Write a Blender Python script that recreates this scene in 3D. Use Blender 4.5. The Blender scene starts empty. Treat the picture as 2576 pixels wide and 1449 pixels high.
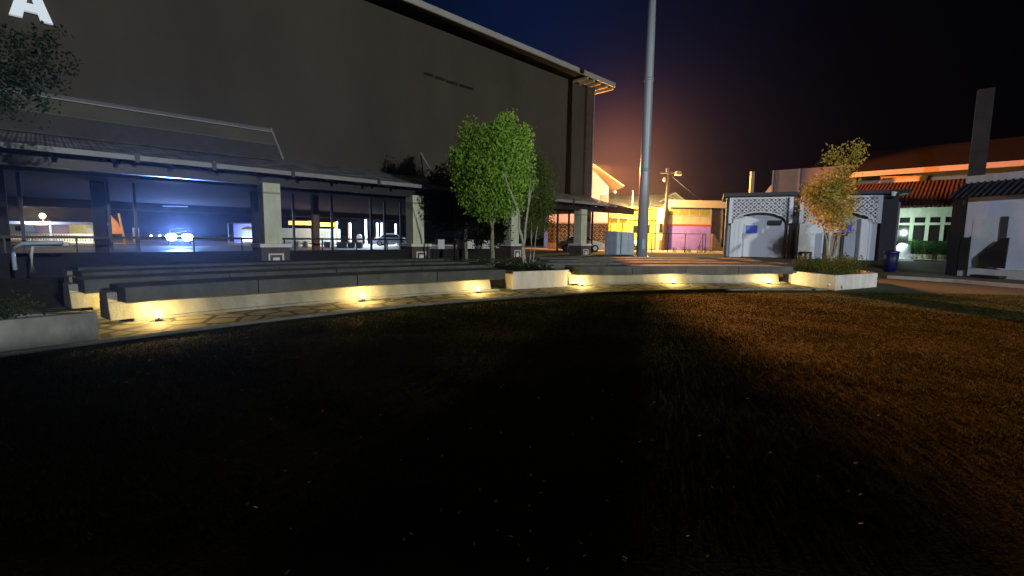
import bpy, math, random
from mathutils import Vector, Matrix
random.seed(7)
SC = bpy.context.scene
COL = SC.collection
D2R = math.radians

# ------------------------------------------------------------------ camera
FPX, PITCH, ROLL, EYE = 1180.0, D2R(6.17), D2R(0.75), 1.6
FW = Vector((0, math.cos(PITCH), -math.sin(PITCH)))
R0 = Vector((1, 0, 0)); U0 = Vector((0, math.sin(PITCH), math.cos(PITCH)))
RT = R0 * math.cos(ROLL) + U0 * math.sin(ROLL)
UP = U0 * math.cos(ROLL) - R0 * math.sin(ROLL)
EYEP = Vector((0, 0, EYE))
cam = bpy.data.cameras.new('camera')
cam.sensor_width = 36.0
cam.lens = 36.0 * FPX / 2576
cam.clip_start = 0.05
cam.clip_end = 2000
camo = bpy.data.objects.new('camera', cam)
COL.objects.link(camo)
mw = Matrix((RT, UP, -FW)).transposed().to_4x4()
mw.translation = EYEP
camo.matrix_world = mw
SC.camera = camo
SC.view_settings.view_transform = 'Standard'
SC.view_settings.look = 'None'
SC.view_settings.exposure = 0.0
SC.view_settings.gamma = 1.0


def ray(px, py):
    return FW + RT * ((px - 1288) / FPX) - UP * ((py - 724.5) / FPX)


def at(px, py, Y):
    d = ray(px, py)
    return EYEP + d * (Y / d.y)


def gz(px, py, z=0.0):
    d = ray(px, py)
    return EYEP + d * ((z - EYE) / d.z)


# ------------------------------------------------------------------ night sky
W = bpy.data.worlds.new("World")
SC.world = W
W.use_nodes = True
nt = W.node_tree
for n in list(nt.nodes):
    nt.nodes.remove(n)
wo = nt.nodes.new('ShaderNodeOutputWorld')
bg = nt.nodes.new('ShaderNodeBackground')
tc = nt.nodes.new('ShaderNodeTexCoord')
nrm = nt.nodes.new('ShaderNodeVectorMath'); nrm.operation = 'NORMALIZE'
nt.links.new(tc.outputs['Generated'], nrm.inputs[0])


def lobe(px, py, power, colr, squash=1.0):
    """town glow: brightness falls off with the angle from a sky direction"""
    d = ray(px, py).normalized()
    dp = nt.nodes.new('ShaderNodeVectorMath'); dp.operation = 'DOT_PRODUCT'
    nt.links.new(nrm.outputs[0], dp.inputs[0]); dp.inputs[1].default_value = d
    mx = nt.nodes.new('ShaderNodeMath'); mx.operation = 'MAXIMUM'; mx.inputs[1].default_value = 0.0
    nt.links.new(dp.outputs['Value'], mx.inputs[0])
    pw = nt.nodes.new('ShaderNodeMath'); pw.operation = 'POWER'; pw.inputs[1].default_value = power
    nt.links.new(mx.outputs[0], pw.inputs[0])
    sc = nt.nodes.new('ShaderNodeVectorMath'); sc.operation = 'SCALE'
    sc.inputs[0].default_value = colr
    nt.links.new(pw.outputs[0], sc.inputs['Scale'])
    return sc.outputs[0]


acc = None
for a in [(1330, 130, 26, (0.0014, 0.0062, 0.030)), (1550, 430, 190, (0.22, 0.075, 0.035)), (1590, 470, 50, (0.024, 0.0105, 0.0085)), (1700, 440, 18, (0.0016, 0.0011, 0.0028)),
          (1250, -100, 3, (0.0007, 0.0009, 0.0020)), (2100, 480, 20, (0.0006, 0.0002, 0.0002))]:
    o = lobe(*a)
    if acc is None:
        acc = o
    else:
        ad = nt.nodes.new('ShaderNodeVectorMath'); ad.operation = 'ADD'
        nt.links.new(acc, ad.inputs[0]); nt.links.new(o, ad.inputs[1]); acc = ad.outputs[0]
nt.links.new(acc, bg.inputs['Color'])
bg.inputs['Strength'].default_value = 1.0
nt.links.new(bg.outputs[0], wo.inputs['Surface'])


# ------------------------------------------------------------------ lamps
def lamp(name, kind, loc, power, colr, radius=0.1, aim=None, cone=None, blend=0.3, parent=None):
    l = bpy.data.lights.new(name, kind)
    l.energy = power; l.color = colr
    l.shadow_soft_size = radius
    if kind == 'SPOT':
        l.spot_size = D2R(cone); l.spot_blend = blend
    o = bpy.data.objects.new(name, l)
    COL.objects.link(o)
    o.location = loc
    if aim is not None:
        o.rotation_euler = (Vector(aim) - Vector(loc)).to_track_quat('-Z', 'Y').to_euler()
    return o




def soften(o, p):
    """artificial light falloff: smoothing weakens it near the lamp to avoid a hot spot"""
    l = o.data; l.use_nodes = True; t = l.node_tree
    e = t.nodes['Emission']; f = t.nodes.new('ShaderNodeLightFalloff'); f.inputs['Strength'].default_value = 1.0
    f.inputs['Smooth'].default_value = 0.12  # overrides the physical falloff close to the lamp
    t.links.new(f.outputs['Quadratic'], e.inputs['Strength'])


WARM = (1.0, 0.66, 0.20)
SODIUM = (1.0, 0.40, 0.09)
COOL = (0.86, 0.95, 1.0)
# floodlight of the square, behind and to the right of the camera
lamp('floodlight_lamp', 'SPOT', (45, -40, 12), 125000, (0.96, 1.0, 0.94), 0.35, aim=(-5, 30, 4), cone=44, blend=.6)
lamp('floodlight_lamp', 'SPOT', (-20, -45, 12), 105000, (0.70, 0.80, 1.0), 0.35, aim=(24, 30, 3), cone=30, blend=.3)
# sodium street lamp behind the hall corner: a broad part and the beam across the lawn
SODP = Vector((7.66, 48.0, 9.0))
lamp('street_lamp_light', 'POINT', SODP, 6500, SODIUM, 0.12)
lamp('street_lamp_side_beam', 'SPOT', SODP, 120000, (1.0, 0.27, 0.05), 0.12, aim=(31.5, 37.5, 6.8), cone=28, blend=0.6)
lamp('street_lamp_light', 'POINT', (14.7, 51.5, 5.6), 10500, (1.0, 0.66, 0.24), 0.12)
bm = lamp('street_lamp_beam', 'SPOT', SODP, 125000, (1.0, 0.31, 0.065), 0.08, aim=(9.5, 14.5, 0), cone=14, blend=0.75)
bm.scale = (2.7, 1.0, 1.0)


# ------------------------------------------------------------------ materials
def mat(name, c, rough=0.8, var=0.25, scale=3.0, bump=0.0, metal=0.0, spec=0.3, c2=None, detail=6, bscale=None, emis=None, estr=0.0, kind=None, kscale=1.0):
    m = bpy.data.materials.new(name)
    m.use_nodes = True
    t = m.node_tree
    b = t.nodes['Principled BSDF']
    b.inputs['Roughness'].default_value = rough
    b.inputs['Metallic'].default_value = metal
    b.inputs['Specular IOR Level'].default_value = spec
    co = t.nodes.new('ShaderNodeTexCoord')
    n = t.nodes.new('ShaderNodeTexNoise')
    n.inputs['Scale'].default_value = scale
    n.inputs['Detail'].default_value = detail
    n.inputs['Roughness'].default_value = 0.65
    t.links.new(co.outputs['Object'], n.inputs['Vector'])
    rp = t.nodes.new('ShaderNodeValToRGB')
    rp.color_ramp.elements[0].position = 0.3; rp.color_ramp.elements[1].position = 0.72
    lo = c2 if c2 else tuple(v * (1 - var) for v in c)
    hi = c if c2 else tuple(min(1, v * (1 + var * 0.6)) for v in c)
    rp.color_ramp.elements[0].color = (*lo, 1); rp.color_ramp.elements[1].color = (*hi, 1)
    t.links.new(n.outputs['Fac'], rp.inputs['Fac'])
    t.links.new(rp.outputs['Color'], b.inputs['Base Color'])
    if bump:
        n2 = t.nodes.new('ShaderNodeTexNoise')
        n2.inputs['Scale'].default_value = bscale or scale * 8
        n2.inputs['Detail'].default_value = 5
        t.links.new(co.outputs['Object'], n2.inputs['Vector'])
        bp = t.nodes.new('ShaderNodeBump'); bp.inputs['Strength'].default_value = bump; bp.inputs['Distance'].default_value = 0.03
        t.links.new(n2.outputs['Fac'], bp.inputs['Height'])
        t.links.new(bp.outputs['Normal'], b.inputs['Normal'])
    if emis:
        b.inputs['Emission Color'].default_value = (*emis, 1)
        b.inputs['Emission Strength'].default_value = estr
    return m


M = {}
M['concrete'] = mat('weathered_concrete', (0.20, 0.21, 0.19), 0.9, 0.45, 1.6, 0.35, bscale=30)
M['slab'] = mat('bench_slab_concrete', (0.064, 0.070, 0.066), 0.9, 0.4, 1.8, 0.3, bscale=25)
M['planter'] = mat('painted_planter_concrete', (0.42, 0.41, 0.38), 0.85, 0.28, 2.2, 0.25, bscale=22)
M['planter_dark'] = mat('stained_planter_concrete', (0.20, 0.20, 0.20), 0.85, 0.4, 3.0, 0.3, bscale=22)
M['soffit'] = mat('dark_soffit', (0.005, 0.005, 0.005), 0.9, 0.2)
M['fascia'] = mat('pale_fascia', (0.34, 0.33, 0.33), 0.6, 0.15, 1.0)
M['gutter'] = mat('pale_gutter', (0.22, 0.22, 0.23), 0.5, 0.2, 1.0)
M['cream'] = mat('cream_plaster', (0.52, 0.55, 0.42), 0.85, 0.22, 1.6, 0.1)
M['white'] = mat('white_paint', (0.62, 0.63, 0.62), 0.7, 0.12, 1.5)
M['kwhite'] = mat('white_shutter_paint', (0.62, 0.64, 0.67), 0.6, 0.12, 1.2)
M['brown'] = mat('brown_plinth_paint', (0.085, 0.06, 0.055), 0.8, 0.3, 4)
M['beige'] = mat('beige_sheet', (0.12, 0.108, 0.078), 0.8, 0.2, 0.5)
M['slate'] = mat('slate_paint', (0.035, 0.037, 0.045), 0.7, 0.2)
M['black'] = mat('black_paint', (0.008, 0.008, 0.010), 0.7, 0.2)
M['darksteel'] = mat('dark_steel', (0.02, 0.018, 0.022), 0.5, 0.2)
M['steel'] = mat('galvanised_steel', (0.30, 0.32, 0.34), 0.45, 0.25, 2.0, 0.05, metal=0.3)
M['pinkwall'] = mat('pink_house_wall', (0.38, 0.27, 0.36), 0.85, 0.15, 1.0)
M['yellow'] = mat('yellow_house_wall', (0.62, 0.52, 0.09), 0.85, 0.14, 1.4)
M['peach'] = mat('peach_wall', (0.45, 0.36, 0.24), 0.85, 0.2, 1.5)
M['purple'] = mat('purple_wall', (0.32, 0.19, 0.60), 0.85, 0.25, 1.2)
M['red'] = mat('red_band', (0.55, 0.06, 0.03), 0.7, 0.1)
M['metalroof'] = mat('metal_roof_sheet', (0.26, 0.28, 0.26), 0.7, 0.2, 0.6)
M['brownwall'] = mat('brown_wall', (0.16, 0.10, 0.07), 0.9, 0.3)
M['glassdark'] = mat('dark_window_glass', (0.012, 0.013, 0.015), 0.15, 0.1, spec=0.6)
M['paneyellow'] = mat('ochre_pane', (0.30, 0.24, 0.07), 0.5, 0.2)
M['wood'] = mat('weathered_pole_wood', (0.20, 0.15, 0.11), 0.9, 0.3, 3)
M['blue'] = mat('blue_sign_face', (0.01, 0.07, 0.50), 0.5, 0.1)
M['bluebin'] = mat('dark_blue_plastic', (0.002, 0.004, 0.045), 0.5, 0.1)
M['cabinet'] = mat('blue_grey_cabinet', (0.26, 0.33, 0.38), 0.55, 0.2, 2)
M['tyre'] = mat('tyre_rubber', (0.01, 0.01, 0.01), 0.9, 0.1)
M['rim'] = mat('wheel_rim', (0.4, 0.4, 0.4), 0.4, 0.1, metal=0.5)
M['carwhite'] = mat('white_car_paint', (0.62, 0.62, 0.60), 0.3, 0.05, spec=0.6)
M['cardark'] = mat('dark_car_paint', (0.03, 0.035, 0.05), 0.3, 0.05, spec=0.6)
M['bark'] = mat('pale_bark', (0.24, 0.23, 0.16), 0.95, 0.4, 9, 0.4)
M['darkbark'] = mat('dark_bark', (0.09, 0.08, 0.06), 0.95, 0.4, 9, 0.4)
M['soil'] = mat('planter_soil', (0.025, 0.02, 0.014), 1.0, 0.4, 5, 0.5)
M['orangeroof'] = mat('painted_fascia_board', (0.55, 0.40, 0.28), 0.7, 0.12)
M['redroof'] = mat('dark_red_roof', (0.012, 0.005, 0.004), 0.8, 0.3, 2)
M['tarp'] = mat('orange_tarpaulin', (0.75, 0.36, 0.02), 0.7, 0.25, 1.5)
M['asphalt'] = mat('asphalt_road', (0.09, 0.085, 0.08), 0.9, 0.2, 0.8, 0.1)
M['lilac'] = mat('lilac_grey_wall', (0.16, 0.14, 0.16), 0.85, 0.15, 1.0)
M['lampglow'] = mat('warm_lamp_lens', (1, 0.9, 0.6), 0.4, 0.0, emis=(1.0, 0.86, 0.50), estr=14)
M['headglow'] = mat('headlight_lens', (1, 1, 1), 0.3, 0.0, emis=(0.80, 0.92, 1.0), estr=40)
M['coolglow'] = mat('cool_tube_lens', (1, 1, 1), 0.3, 0.0, emis=(0.55, 0.65, 1.0), estr=9)


def streaks(m, sz, sc):
    """stretch the colour noise downwards into rain streaks"""
    t = m.node_tree
    n = [q for q in t.nodes if q.type == 'TEX_NOISE'][0]
    co = [q for q in t.nodes if q.type == 'TEX_COORD'][0]
    mp_ = t.nodes.new('ShaderNodeMapping'); mp_.inputs['Scale'].default_value = (1, 1, sz)
    t.links.new(co.outputs['Object'], mp_.inputs['Vector']); t.links.new(mp_.outputs[0], n.inputs['Vector'])
    n.inputs['Scale'].default_value = sc


M['hallwall'] = mat('rendered_hall_wall', (0.064, 0.055, 0.044), 0.95, 0.25, 0.12, 0.15, bscale=1.5)
streaks(M['hallwall'], 0.5, 0.22)
streaks(M['concrete'], 0.35, 1.8)
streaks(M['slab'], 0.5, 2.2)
streaks(M['planter'], 0.3, 2.4)
streaks(M['planter_dark'], 0.5, 2.6)
streaks(M['cream'], 0.35, 2.6)
streaks(M['kwhite'], 0.2, 1.6)
streaks(M['steel'], 0.1, 2.0)
M['orangeglow'] = mat('orange_lamp_lens', (1, 0.7, 0.4), 0.3, 0.0, emis=(1.0, 0.62, 0.28), estr=9)
M['amberstrip'] = mat('amber_tube_light', (1, 0.7, 0.3), 0.4, 0.0, emis=(1.0, 0.42, 0.07), estr=1.3)


def leafmat(name, c, var=0.45, trans=0.35):
    m = mat(name, c, 0.7, var, 2.6, spec=0.15)
    t = m.node_tree
    b = t.nodes['Principled BSDF']
    out = [n for n in t.nodes if n.type == 'OUTPUT_MATERIAL'][0]
    tr = t.nodes.new('ShaderNodeBsdfTranslucent')
    tr.inputs['Color'].default_value = (c[0] * 1.1, c[1] * 1.2, c[2] * 0.8, 1)
    mx = t.nodes.new('ShaderNodeMixShader'); mx.inputs[0].default_value = trans
    t.links.new(b.outputs[0], mx.inputs[1]); t.links.new(tr.outputs[0], mx.inputs[2])
    t.links.new(mx.outputs[0], out.inputs['Surface'])
    return m


M['leaf'] = leafmat('fresh_green_leaf', (0.25, 0.42, 0.06))
M['leafdark'] = leafmat('dark_and_shaded_leaf', (0.02, 0.036, 0.012))  # dark tone puts the shade of the unlit trees into the leaf
M['leafolive'] = leafmat('olive_leaf', (0.075, 0.12, 0.02))
M['leafgold'] = leafmat('lamp_tinted_leaf', (0.34, 0.26, 0.05))
M['grass'] = leafmat('grass_blade', (0.035, 0.045, 0.012), 0.5, 0.3)
M['herb'] = leafmat('shrub_leaf', (0.045, 0.07, 0.018))


def lawnmat():
    m = mat('lawn_turf', (0.050, 0.055, 0.018), 1.0, 0.3, 0.9, 0.45, bscale=40, c2=(0.024, 0.028, 0.010))
    return m


M['lawn'] = lawnmat()
M['turf'] = mat('rough_grass_ground', (0.05, 0.05, 0.028), 1.0, 0.4, 1.5, 0.6, bscale=15)


def pavemat():
    m = bpy.data.materials.new('crazy_paving'); m.use_nodes = True
    t = m.node_tree; b = t.nodes['Principled BSDF']; b.inputs['Roughness'].default_value = 0.85
    co = t.nodes.new('ShaderNodeTexCoord')
    v = t.nodes.new('ShaderNodeTexVoronoi'); v.feature = 'DISTANCE_TO_EDGE'; v.inputs['Scale'].default_value = 1.9
    t.links.new(co.outputs['Object'], v.inputs['Vector'])
    rp = t.nodes.new('ShaderNodeValToRGB'); rp.color_ramp.elements[0].position = 0.06; rp.color_ramp.elements[1].position = 0.10
    rp.color_ramp.elements[0].color = (0.035, 0.042, 0.014, 1); rp.color_ramp.elements[1].color = (0.30, 0.28, 0.20, 1)
    t.links.new(v.outputs['Distance'], rp.inputs['Fac'])
    n = t.nodes.new('ShaderNodeTexNoise'); n.inputs['Scale'].default_value = 2.2; n.inputs['Detail'].default_value = 6
    t.links.new(co.outputs['Object'], n.inputs['Vector'])
    mx = t.nodes.new('ShaderNodeMix'); mx.data_type = 'RGBA'; mx.blend_type = 'MULTIPLY'; mx.inputs[0].default_value = 0.75
    t.links.new(rp.outputs['Color'], mx.inputs[6]); t.links.new(n.outputs['Fac'], mx.inputs[7])
    t.links.new(mx.outputs[2], b.inputs['Base Color'])
    bp = t.nodes.new('ShaderNodeBump'); bp.inputs['Strength'].default_value = 0.6; bp.inputs['Distance'].default_value = 0.03
    t.links.new(rp.outputs['Color'], bp.inputs['Height']); t.links.new(bp.outputs['Normal'], b.inputs['Normal'])
    return m


M['paving'] = pavemat()


def tilemat(name, c, gap=0.35):
    m = bpy.data.materials.new(name); m.use_nodes = True
    t = m.node_tree; b = t.nodes['Principled BSDF']; b.inputs['Roughness'].default_value = 0.75
    co = t.nodes.new('ShaderNodeTexCoord')
    w = t.nodes.new('ShaderNodeTexWave'); w.bands_direction = 'X'; w.inputs['Scale'].default_value = 1.4
    w.inputs['Distortion'].default_value = 0.6
    t.links.new(co.outputs['Object'], w.inputs['Vector'])
    n = t.nodes.new('ShaderNodeTexNoise'); n.inputs['Scale'].default_value = 1.3; n.inputs['Detail'].default_value = 8
    t.links.new(co.outputs['Object'], n.inputs['Vector'])
    rp = t.nodes.new('ShaderNodeValToRGB')
    rp.color_ramp.elements[0].position = 0.36; rp.color_ramp.elements[1].position = 0.68
    rp.color_ramp.elements[0].color = (*[v * gap for v in c], 1); rp.color_ramp.elements[1].color = (*c, 1)
    t.links.new(n.outputs['Fac'], rp.inputs['Fac'])
    t.links.new(rp.outputs['Color'], b.inputs['Base Color'])
    bp = t.nodes.new('ShaderNodeBump'); bp.inputs['Strength'].default_value = 1.0; bp.inputs['Distance'].default_value = 0.12
    t.links.new(w.outputs['Fac'], bp.inputs['Height']); t.links.new(bp.outputs['Normal'], b.inputs['Normal'])
    return m


M['tiles'] = tilemat('grey_tile_roof', (0.42, 0.44, 0.48))
M['redtiles'] = tilemat('red_tile_roof', (0.06, 0.013, 0.008), 0.6)


# ------------------------------------------------------------------ builders
class MB:
    def __init__(s):
        s.v = []; s.f = []

    def add(s, vs, fs):
        k = len(s.v); s.v += [tuple(v) for v in vs]; s.f += [tuple(k + i for i in f) for f in fs]; return s

    def box(s, x0, x1, y0, y1, z0, z1, dx=0, dy=0):
        """dx/dy: inset of the top"""
        vs = [(x0, y0, z0), (x1, y0, z0), (x1, y1, z0), (x0, y1, z0), (x0 + dx, y0 + dy, z1), (x1 - dx, y0 + dy, z1), (x1 - dx, y1 - dy, z1), (x0 + dx, y1 - dy, z1)]
        return s.add(vs, [(0, 3, 2, 1), (4, 5, 6, 7), (0, 1, 5, 4), (1, 2, 6, 5), (2, 3, 7, 6), (3, 0, 4, 7)])

    def prism(s, poly, y0, y1):
        """poly in x,z extruded along y"""
        n = len(poly)
        vs = [(x, y0, z) for x, z in poly] + [(x, y1, z) for x, z in poly]
        fs = [tuple(range(n)), tuple(range(2 * n - 1, n - 1, -1))] + [((i + 1) % n, i, n + i, n + (i + 1) % n) for i in range(n)]
        return s.add(vs, fs)

    def prismz(s, poly, z0, z1):
        n = len(poly)
        vs = [(x, y, z0) for x, y in poly] + [(x, y, z1) for x, y in poly]
        fs = [tuple(range(n - 1, -1, -1)), tuple(range(n, 2 * n))] + [(i, (i + 1) % n, n + (i + 1) % n, n + i) for i in range(n)]
        return s.add(vs, fs)

    def tube(s, pts, rad, n=8, cap=True):
        pts = [Vector(p) for p in pts]
        if not hasattr(rad, '__len__'):
            rad = [rad] * len(pts)
        k = len(s.v); rings = []
        for i, p in enumerate(pts):
            d = (pts[min(i + 1, len(pts) - 1)] - pts[max(i - 1, 0)]).normalized()
            a = d.cross(Vector((0, 0, 1)))
            if a.length < 0.05:
                a = d.cross(Vector((1, 0, 0)))
            a.normalize(); b = d.cross(a)
            r = rad[i]
            s.v += [tuple(p + a * (r * math.cos(2 * math.pi * j / n)) + b * (r * math.sin(2 * math.pi * j / n))) for j in range(n)]
        for i in range(len(pts) - 1):
            for j in range(n):
                q = (j + 1) % n
                s.f.append((k + i * n + j, k + i * n + q, k + (i + 1) * n + q, k + (i + 1) * n + j))
        if cap:
            s.f.append(tuple(k + j for j in range(n))[::-1])
            s.f.append(tuple(k + (len(pts) - 1) * n + j for j in range(n)))
        return s

    def ball(s, c, r, n=12, m=8, sz=1.0):
        k = len(s.v)
        for i in range(m + 1):
            th = math.pi * i / m
            for j in range(n):
                ph = 2 * math.pi * j / n
                s.v.append((c[0] + r * math.sin(th) * math.cos(ph), c[1] + r * math.sin(th) * math.sin(ph), c[2] + sz * r * math.cos(th)))
        for i in range(m):
            for j in range(n):
                q = (j + 1) % n
                s.f.append((k + i * n + j, k + (i + 1) * n + j, k + (i + 1) * n + q, k + i * n + q))
        return s

    def build(s, name, m, parent=None, bevel=0.0, smooth=False):
        me = bpy.data.meshes.new(name)
        me.from_pydata(s.v, [], s.f)
        me.validate(); me.update()
        me.materials.append(M[m] if isinstance(m, str) else m)
        if smooth:
            me.polygons.foreach_set('use_smooth', [True] * len(me.polygons))
        o = bpy.data.objects.new(name, me)
        COL.objects.link(o)
        if parent is not None:
            o.parent = parent
        if bevel:
            bv = o.modifiers.new('bevel', 'BEVEL'); bv.width = bevel; bv.segments = 2; bv.limit_method = 'ANGLE'
        return o


def thing(name, label, cat, loc=(0, 0, 0), rz=0.0, group=None):
    o = bpy.data.objects.new(name, None)
    COL.objects.link(o)
    o.location = loc; o.rotation_euler = (0, 0, rz)
    o['label'] = label; o['category'] = cat
    if group:
        o['group'] = group
    return o


def tag(o, label, cat, group=None, loc=None, rz=None):
    o['label'] = label; o['category'] = cat
    if group:
        o['group'] = group
    if loc is not None:
        o.location = loc
    if rz is not None:
        o.rotation_euler = (0, 0, rz)
    return o


def kids(o):
    return [c for c in COL.objects if c.parent == o]


def dup(o, loc=None, rz=None, label=None, parent=None):
    c = o.copy(); COL.objects.link(c)
    c.parent = parent
    if loc is not None:
        c.location = loc
    if rz is not None:
        c.rotation_euler = (0, 0, rz)
    if label:
        c['label'] = label
    for k in kids(o):
        dup(k, parent=c)
    return c


class Face:
    """a vertical plane through two ground points; local x runs along it, local y away from the camera"""
    def __init__(s, A, B):
        s.A = Vector(A); s.B = Vector(B); s.A.z = 0; s.B.z = 0
        d = s.B - s.A; s.L = d.length; d.normalize(); s.u = d
        s.rz = math.atan2(d.y, d.x)
        s.n = Vector((-d.y, d.x, 0))

    def q(s, px, py=600, off=0.0):
        d = ray(px, py); o = EYEP
        t = ((s.A + s.n * off) - o).dot(s.n) / d.dot(s.n)
        p = o + d * t
        return ((p - s.A).dot(s.u), p.z)

    def x(s, px, py=600, off=0.0):
        return s.q(px, py, off)[0]

    def z(s, px, py, off=0.0):
        return s.q(px, py, off)[1]


# ------------------------------------------------------------------ ground
CX, CY, RL = 11.03, -5.52, 20.85


def polar(a, r, z=0.0):
    t = D2R(a)
    return Vector((CX + r * math.sin(t), CY + r * math.cos(t), z))


def ang_at(px, r, py=680):
    """azimuth (from the arena centre) of the point of circle r seen in column px"""
    best = None
    for i in range(-700, 300):
        a = i * 0.1
        p = polar(a, r, 0.3)
        d = p - EYEP
        zc = d.dot(FW)
        if zc < 1:
            continue
        x = 1288 + FPX * d.dot(RT) / zc
        if best is None or abs(x - px) < best[0]:
            best = (abs(x - px), a)
    return best[1]


def gh(r):
    t = min(1, max(0, (r - 31) / 6.0))
    return 0.40 * t * t * (3 - 2 * t)


def ghxy(x, y):
    return gh(math.hypot(x - CX, y - CY))


mb = MB()
radii = [0, 20.0, 31, 32, 33, 34, 35, 36, 37, 45, 60, 90, 150, 300, 800]
NS = 96
for r in radii:
    for j in range(NS):
        a = 360 * j / NS
        p = polar(a, max(r, 0.001), gh(r) - 0.012)
        mb.v.append(tuple(p))
for i in range(len(radii) - 1):
    for j in range(NS):
        q = (j + 1) % NS
        mb.f.append((i * NS + j, (i + 1) * NS + j, (i + 1) * NS + q, i * NS + q))
mb.build('ground', 'turf')['kind'] = 'structure'


def ring(r0, r1, a0, a1, z, name, m, step=1.0, thick=0.0):
    mb = MB(); n = max(2, int((a1 - a0) / step) + 1)
    for i in range(n + 1):
        a = a0 + (a1 - a0) * i / n
        mb.v.append(tuple(polar(a, r0, z))); mb.v.append(tuple(polar(a, r1, z)))
        if thick:
            mb.v.append(tuple(polar(a, r0, z - thick))); mb.v.append(tuple(polar(a, r1, z - thick)))
    s = 4 if thick else 2
    for i in range(n):
        k = i * s; l = k + s
        mb.f.append((k, l, l + 1, k + 1))
        if thick:
            mb.f.append((k + 2, l + 2, l, k)); mb.f.append((k + 1, l + 1, l + 3, k + 3))
    if thick:
        mb.f.append((0, 1, 3, 2)); k = n * s; mb.f.append((k + 2, k + 3, k + 1, k))
    o = mb.build(name, m); o['kind'] = 'structure'
    return o


# lawn disc
mb = MB()
N = 180
mb.v.append((CX, CY, 0.0))
for j in range(N):
    mb.v.append(tuple(polar(360 * j / N, RL, 0.0)))
for j in range(N):
    mb.f.append((0, 1 + (j + 1) % N, 1 + j))
mb.build('lawn', 'lawn')['kind'] = 'structure'
ring(RL + 0.12, 25.4, -62, -1.8, 0.03, 'path', 'paving', thick=0.05)
ring(25.4, 31.0, -62, -1.8, 0.012, 'rear_path', 'turf', thick=0.02)
ring(RL, RL + 0.12, -62, -1.8, 0.05, 'lawn_edging', 'concrete', thick=0.06)

# grass blades of the lawn, only where the lawn is near enough for blades to read
vs, fs = [], []
rnd = random.Random(3)
cnt = 0
while cnt < 150000:
    y = 2.2 + 12.5 * rnd.random() ** 0.8
    x = (rnd.random() * 2 - 1) * 1.16 * y
    if math.hypot(x - CX, y - CY) > RL - 0.03:
        continue
    cnt += 1
    sc_ = 0.6 + 0.5 * math.sin(x * 1.7 + 2 * math.sin(y * 1.3)) * math.sin(y * 1.9 + x) + 0.3 * rnd.random()
    h = max(0.010, (0.026 * sc_ + 0.016 * rnd.random()) * (1.0 if y < 6 else 0.75)); a = rnd.random() * math.pi; w = 0.0025 + 0.0007 * y
    lx, ly = (rnd.random() - .5) * h * 1.2, (rnd.random() - .5) * h * 1.2
    k = len(vs)
    vs += [(x - w * math.cos(a), y - w * math.sin(a), 0), (x + w * math.cos(a), y + w * math.sin(a), 0), (x + lx, y + ly, h)]
    fs.append((k, k + 1, k + 2))
mb = MB(); mb.v = vs; mb.f = fs
g = mb.build('grass', 'grass'); g['kind'] = 'stuff'; g['label'] = 'short dark grass blades covering the round lawn'; g['category'] = 'grass'
# pale clippings and fallen petals lying in the grass
mb = MB()
for i in range(120):
    y = 2.0 + 3.0 * rnd.random(); x = (rnd.random() * 1.5 - 0.6) * y
    s_ = 0.006 + 0.010 * rnd.random(); a = rnd.random() * 6.28
    c, d = math.cos(a) * s_, math.sin(a) * s_
    mb.add([(x - c, y - d, 0.045), (x + d, y - c, 0.05), (x + c, y + d, 0.06), (x - d, y + c, 0.05)], [(0, 1, 2, 3)])
o = mb.build('leaf_litter', mat('dry_petal', (0.5, 0.48, 0.42), 0.8, 0.2)); o['kind'] = 'stuff'; o['label'] = 'pale dry petals scattered in the near grass'; o['category'] = 'litter'


# ------------------------------------------------------------------ amphitheatre benches
def arcsolid(mb, r0b, r0t, r1b, r1t, a0, a1, z0, z1, step=0.8):
    """curved block: front radius r0 (bottom/top), back radius r1"""
    n = max(2, int((a1 - a0) / step) + 1)
    k0 = len(mb.v)
    for i in range(n + 1):
        a = a0 + (a1 - a0) * i / n
        for r, z in ((r0b, z0), (r0t, z1), (r1t, z1), (r1b, z0)):
            mb.v.append(tuple(polar(a, r, z)))
    for i in range(n):
        k = k0 + i * 4; l = k + 4
        for j in range(4):
            q = (j + 1) % 4
            mb.f.append((k + j, k + q, l + q, l + j))
    mb.f.append((k0, k0 + 3, k0 + 2, k0 + 1)); k = k0 + n * 4
    mb.f.append((k, k + 1, k + 2, k + 3))
    return mb


def tolocal(mb, base):
    mb.v = [(x - base.x, y - base.y, z - base.z) for x, y, z in mb.v]
    return mb


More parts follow.
